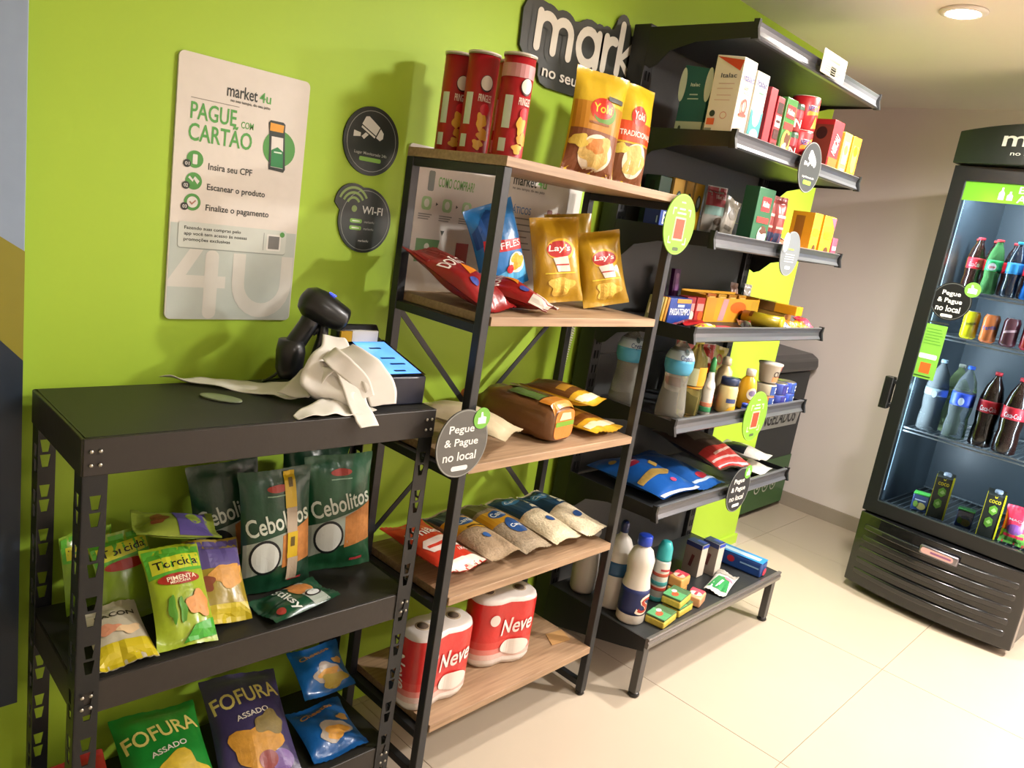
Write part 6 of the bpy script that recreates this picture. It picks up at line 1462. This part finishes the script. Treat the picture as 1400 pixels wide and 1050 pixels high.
def sponge(label, x, y, z, rz):
    r = carton('kitchen_sponge', label, 'sponge', 0.105, 0.072, 0.026, 'c9b44a', (x, y, z + 0.0005), (0, 0, rz), [], 'kitchen sponges', 'crisp', 0.005)
    obj('scouring_pad', B(-0.051, 0.051, -0.0345, 0.0345, 0.0262, 0.033), mt('4a6a44', 'crisp'), r, bev=0.003)
    tm = flat_map('t', (0, 0, 0.0331))
    decal('wrapper_print', sh_rect(-0.05, 0.006, -0.034, 0.034), mt('5aa06a', 'film'), r, tm, 0.0006)
    decal('wrapper_print', sh_ell(-0.02, 0.0, 0.018, 0.012), mt('c8583a', 'film'), r, tm, 0.0012)
    decal('wrapper_print', sh_ell(0.0, 0.012, 0.012, 0.009), mt('dfe2d6', 'film'), r, tm, 0.0016)
    return r
sponge('yellow sponge with green scourer at the left front corner of the tray', 2.216, -0.463, zG, 8)
sponge('lower yellow sponge of the pair beside the soap', 2.338, -0.452, zG, 4)
sponge('upper yellow sponge resting on the lower one', 2.325, -0.448, zG + 0.0365, 10)
def soap(label, x, y, z, rz, c='d9a45a'):
    r = carton('soap_bar', label, 'soap', 0.075, 0.055, 0.038, c, (x, y, z + 0.0005), (0, 0, rz), [('R', 0.1, 0.98, 0.1, 0.98, 'cf4a5c', {'face': 't'}), ('E', -0.2, 0.5, 0.5, 0.4, 'e6cdb8', {'face': 't'}), ('T', 'ype', -0.15, 0.5, 0.4, 'c83a4a', {'face': 't', 'h': 0.35})], 'wrapped soap bars', 'film', 0.006)
    return r
soap('wrapped orange soap bar at the tray front', 2.452, -0.458, zG, 14, 'dba57a')
soap('wrapped amber soap bar behind the front one', 2.442, -0.382, zG, 12)
soap('wrapped amber soap bar stacked on the back one', 2.442, -0.384, zG + 0.0405, 6)
carton('cleaning_cloth', 'flat dark pack with red printing behind the soap bars', 'packet', 0.16, 0.13, 0.022, '37302e', (2.462, -0.262, zG + 0.0005), (0, 0, 10), [('R', -0.5, 0.9, 0.55, 0.85, '9a4a44', {'face': 't'}), ('R', 0.5, 0.95, 0.1, 0.5, 'b0343e', {'face': 't'}), ('R', -0.8, -0.1, 0.2, 0.4, '8a8680', {'face': 't'})], None, 'film', 0.006)
for k, (x, y, lab) in enumerate(((2.665, -0.315, 'upright blue-topped detergent box at the back of the pair'), (2.742, -0.345, 'upright blue-topped detergent box nearer the tray edge'))):
    carton('detergent_box', lab, 'box', 0.048, 0.072, 0.135, 'd2cabb', (x, y, zG + 0.0005), (0, 0, 0), [('R', -0.98, 0.98, 0.0, 0.98, '26346a', {'face': 't'}), ('R', 0.0, 0.98, 0.1, 0.6, '3048b0', {'face': 't'}), ('R', -0.98, 0.98, 0.0, 0.86, '857a70', {'face': 'l'}), ('T', 'NOCO', 0.0, 0.45, 0.7, '5a2a2a', {'face': 'l', 'h': 0.2, 'rot': 80}), ('R', -0.98, 0.98, 0.86, 1.0, '26346a', {'face': 'l'}), ('R', -0.98, 0.98, 0.9, 1.0, '3048b0')], 'detergent boxes')
bag('refill_pouch', 'white and green refill pouch lying at the tray edge', 'pouch', 0.085, 0.20, 0.035, 'd8d6ce', (2.575, -0.468, zG + 0.018), (-88, 0, -76), [('P', [(-0.9, 0.12), (0.9, 0.12), (0.6, 0.58), (-0.5, 0.62)], '2f8a4a'), ('T', 'Minuano', 0.0, 0.30, 0.7, 'e8ece4', {'h': 0.09, 'rot': 80}), ('E', 0.5, 0.56, 0.4, 0.06, 'd0788c'), ('R', -0.97, 0.97, 0.72, 0.98, 'a09a92')], None)
carton('paper_towel_pack', 'shiny blue pack with red badge at the right end of the tray', 'packet', 0.07, 0.20, 0.062, '1f4488', (2.915, -0.392, zG + 0.0005), (0, 0, 6), [('R', -0.98, 0.98, 0.0, 1.0, '2f86c8', {'face': 't'}), ('R', -0.5, 0.4, 0.1, 0.9, 'b5d0e0', {'face': 't'}), ('E', -0.3, 0.6, 0.16, 0.22, 'b52a3a', {'face': 'l'}), ('R', 0.1, 0.9, 0.55, 0.65, '8ab0d8', {'face': 'l'}), ('E', 0.2, 0.3, 0.6, 0.25, 'd2485a')], None, 'film', 0.008)

# ================================================================ DRINKS IN THE COOLER
def in_cooler(dx, dy):
    a = rad(-3)
    return 3.74 + dx * math.cos(a) - dy * math.sin(a), -0.91 + dx * math.sin(a) + dy * math.cos(a)
def pet(h, r, cap=True):
    return [(r * 0.8, 0), (r, 0.006), (r, h * 0.18), (r * 0.9, h * 0.30), (r, h * 0.42), (r, h * 0.64), (r * 0.75, h * 0.80), (r * 0.4, h * 0.90), (0.0125, h * 0.93), (0.0125, h * 0.955)]
def drink(name, label, h, r, liquid, dx, dy, z, lab_c, cap_c, spec=(), group=None, lz=(0.42, 0.62)):
    x, y = in_cooler(dx, dy)
    p = pet(h, r)
    return bottle(name, label, 'bottle', p, 'ffffff', x, y, z, liquid, [('label', h * lz[0], h * lz[1], lab_c)], [('cap', [(0.0145, h * 0.956), (0.0145, h * 0.995), (0.0125, h)], cap_c)], spec, -92, group)
COLA = mt('1f0f0b', 'gloss')
CLEAR = glassy('clear_soda', 'd6e0e2', 0.05, 0.92, 1.1)
GREENB = glassy('green_soda', '5f9a5a', 0.05, 0.6, 1.15)
BLUEW = glassy('blue_drink', '2f7fd8', 0.1, 0.3, 1.2)
cola_t = [('T', 'Coca-Cola', 0.1, 0.52, 0.4, 'eee6e2', {'h': 0.09, 'bold': 0.02})]
za, zb_, zc, zd = FS['a'], FS['b'], FS['c'], FS['d']
drink('soda_bottle', 'small cola bottle with red label above the round sticker', 0.235, 0.032, COLA, 0.15, 0.222, za, 'b81e28', 'd8404a', cola_t, 'small bottles in the cooler')
drink('soda_bottle', 'small green-labelled soda bottle beside the small cola', 0.235, 0.032, GREENB, 0.13, 0.142, za, '1f8a4a', 'd84448', [('E', 0.05, 0.52, 0.3, 0.07, 'd9d2cc'), ('T', 'Guaraná', 0.05, 0.52, 0.26, 'b52a34', {'h': 0.05})], 'small bottles in the cooler')
drink('soda_bottle', 'small dark bottle with a blue label in the upper cooler row', 0.235, 0.032, mt('1c2430', 'gloss'), 0.13, 0.062, za, '3a8fc4', '3fb0c4', [], 'small bottles in the cooler')
drink('soda_bottle', 'small bright blue bottle at the right of the upper row in view', 0.235, 0.033, BLUEW, 0.13, -0.015, za, '2a6fd0', '3a8fd8', [], 'small bottles in the cooler')
drink('soda_bottle', 'small amber bottle at the far left of the upper row', 0.235, 0.03, mt('6a4a1e', 'gloss'), 0.26, 0.262, za, '8a6a3a', 'b04a44', [], 'small bottles in the cooler')
for k, (dy, lab) in enumerate(((0.19, 'small cola bottle in the second row behind the red label'), (0.11, 'small cola bottle in the second row behind the green label'), (0.03, 'small cola bottle in the second row behind the blue label'))):
    drink('soda_bottle', lab, 0.235, 0.032, COLA, 0.26, dy, za, 'b81e28', 'd84448', [], 'small bottles in the cooler')
can_p = [(0.024, 0), (0.032, 0.008), (0.033, 0.012), (0.033, 0.105), (0.027, 0.118), (0.026, 0.121)]
for dy, c, s, lab, sc in ((0.168, 'd2c41c', 'Schweppes', 'yellow soda can on the can shelf of the cooler', '3a4a1e'), (0.090, 'd2703a', 'Fanta', 'orange soda can on the can shelf of the cooler', '3a4a8a'), (0.010, '5a3038', 'zero', 'dark maroon soda can on the can shelf of the cooler', 'c9a0a0'), (-0.068, 'b82430', 'Coca-Cola', 'red cola can on the can shelf of the cooler', 'eee6e2')):
    x, y = in_cooler(0.132, dy)
    round_body('soda_can', lab, 'can', can_p, c, (x, y, zb_ + 0.0005), (0, 0, -92), [('T', s, 0.1, 0.55, 0.5, sc, {'h': 0.16, 'rot': 14, 'bold': 0.02})], 'cans in the cooler', 'gloss', [('can_top', [(0.0262, 0.1212), (0.024, 0.1225), (0.022, 0.1215)], 'b8bcc0', 'metal')])
big = 0.335
drink('soda_bottle', 'large clear bottle at the left of the large bottle row', big, 0.047, CLEAR, 0.16, 0.235, zc, '9ab0b4', '9ab4c4', [('E', 0.1, 0.55, 0.14, 0.05, 'd5dce0')], 'large bottles in the cooler', (0.5, 0.6))
drink('soda_bottle', 'large clear bottle with royal blue label and white drop', big, 0.047, CLEAR, 0.14, 0.115, zc, '2a48b0', '2f5fd0', [('E', 0.1, 0.55, 0.16, 0.055, 'dfe4ea')], 'large bottles in the cooler', (0.46, 0.64))
drink('soda_bottle', 'large cola bottle left of the pair in the cooler', big, 0.046, COLA, 0.15, 0.008, zc, 'b81e28', 'c8303a', [('T', 'Coca-Cola', 0.1, 0.54, 0.45, 'eee6e2', {'h': 0.07, 'bold': 0.02})], 'large bottles in the cooler', (0.46, 0.62))
drink('soda_bottle', 'large cola bottle right of the pair in the cooler', big, 0.046, COLA, 0.135, -0.092, zc, 'b81e28', 'c8303a', [('T', 'Coca-Cola', 0.1, 0.54, 0.45, 'eee6e2', {'h': 0.07, 'bold': 0.02})], 'large bottles in the cooler', (0.46, 0.62))
drink('soda_bottle', 'pale green bottle standing behind the clear ones', big * 0.96, 0.045, glassy('pale_green', 'a9c08a', 0.1, 0.7, 1.1), 0.27, 0.19, zc, '8aa05a', 'd5d8c8', [], 'large bottles in the cooler', (0.46, 0.64))
def coco(label, dx, dy):
    x, y = in_cooler(dx, dy)
    r = carton('coconut_water_carton', label, 'drink carton', 0.072, 0.072, 0.205, '1b1d16', (x, y, zd + 0.0005), (0, 0, -80), [('T', 'coco', 0.0, 0.80, 0.62, 'd9c02a', {'h': 0.075, 'bold': 0.05}), ('P', [(-0.12, 0.88), (0.12, 0.88), (0.16, 0.93), (0, 0.90), (-0.16, 0.93)], 'd9c02a'), ('P', [(-0.35, 0.55), (0.1, 0.50), (0.5, 0.58), (0.45, 0.68), (0.05, 0.73), (-0.4, 0.66)], '6a9a2c', {'name': 'fruit_picture'}), ('P', [(-0.2, 0.60), (0.15, 0.57), (0.4, 0.61), (0.1, 0.67)], 'b8cf7a', {'name': 'fruit_picture'}), ('P', [(-0.5, 0.28), (-0.1, 0.22), (0.35, 0.29), (0.3, 0.42), (-0.1, 0.46), (-0.5, 0.40)], '5f8f2a', {'name': 'fruit_picture'}), ('P', [(-0.35, 0.34), (-0.05, 0.30), (0.2, 0.34), (-0.05, 0.40)], 'a8c46a', {'name': 'fruit_picture'}), ('R', 0.86, 1.0, 0.0, 1.0, 'd2c41c'), ('R', -1.0, -0.94, 0.0, 1.0, 'd2c41c')], 'coconut water cartons', slant=0.012)
    obj('cap', MB().lathe([(0.016, 0), (0.016, 0.012), (0.013, 0.015)], 16, (0.004, 0, 0.197)), mt('c9d2e2', 'plastic'), r)
    obj('yellow_edge', B(0.0362, 0.0372, -0.035, 0.035, 0.002, 0.19), mt('d2c41c', 'print'), r)
coco('black and yellow coconut water carton on the left of the cooler floor', 0.13, 0.088)
coco('black and yellow coconut water carton on the right of the cooler floor', 0.12, -0.125)
for dy, dx, lab in ((0.165, 0.14, 'small green-lidded fruit jelly cup left of the left coconut carton'), (-0.03, 0.13, 'small green-lidded fruit jelly cup between the coconut cartons')):
    x, y = in_cooler(dx, dy)
    c = carton('fruit_cup', lab, 'cup', 0.066, 0.05, 0.075, '3a4f7a', (x, y, zd + 0.0005), (0, 0, -82), [('E', 0.2, 0.32, 0.6, 0.22, 'c9b86a'), ('T', 'frutas', 0.0, 0.68, 0.7, 'd5dce8', {'h': 0.14}), ('E', -0.5, 0.4, 0.3, 0.2, '8ab04a')], 'fruit cups', 'film')
    obj('lid', B(-0.034, 0.034, -0.026, 0.026, 0.0752, 0.083), mt('4fb04a', 'plastic'), c, bev=0.002)
x, y = in_cooler(0.12, -0.225)
bag('juice_pouch', 'red and green juice pouch at the right of the cooler floor', 'drink pouch', 0.10, 0.17, 0.05, 'b8283a', (x, y, zd + 0.001), (0, 0, -84), [('R', -0.97, 0.97, 0.0, 0.36, '5f8f3a'), ('E', 0.0, 0.42, 0.6, 0.14, '5a2f5c'), ('T', 'MAÇÃ', 0.0, 0.66, 0.6, 'e8dcd8', {'h': 0.08}), ('R', -0.7, 0.8, 0.2, 0.28, 'c22a3a')], None)
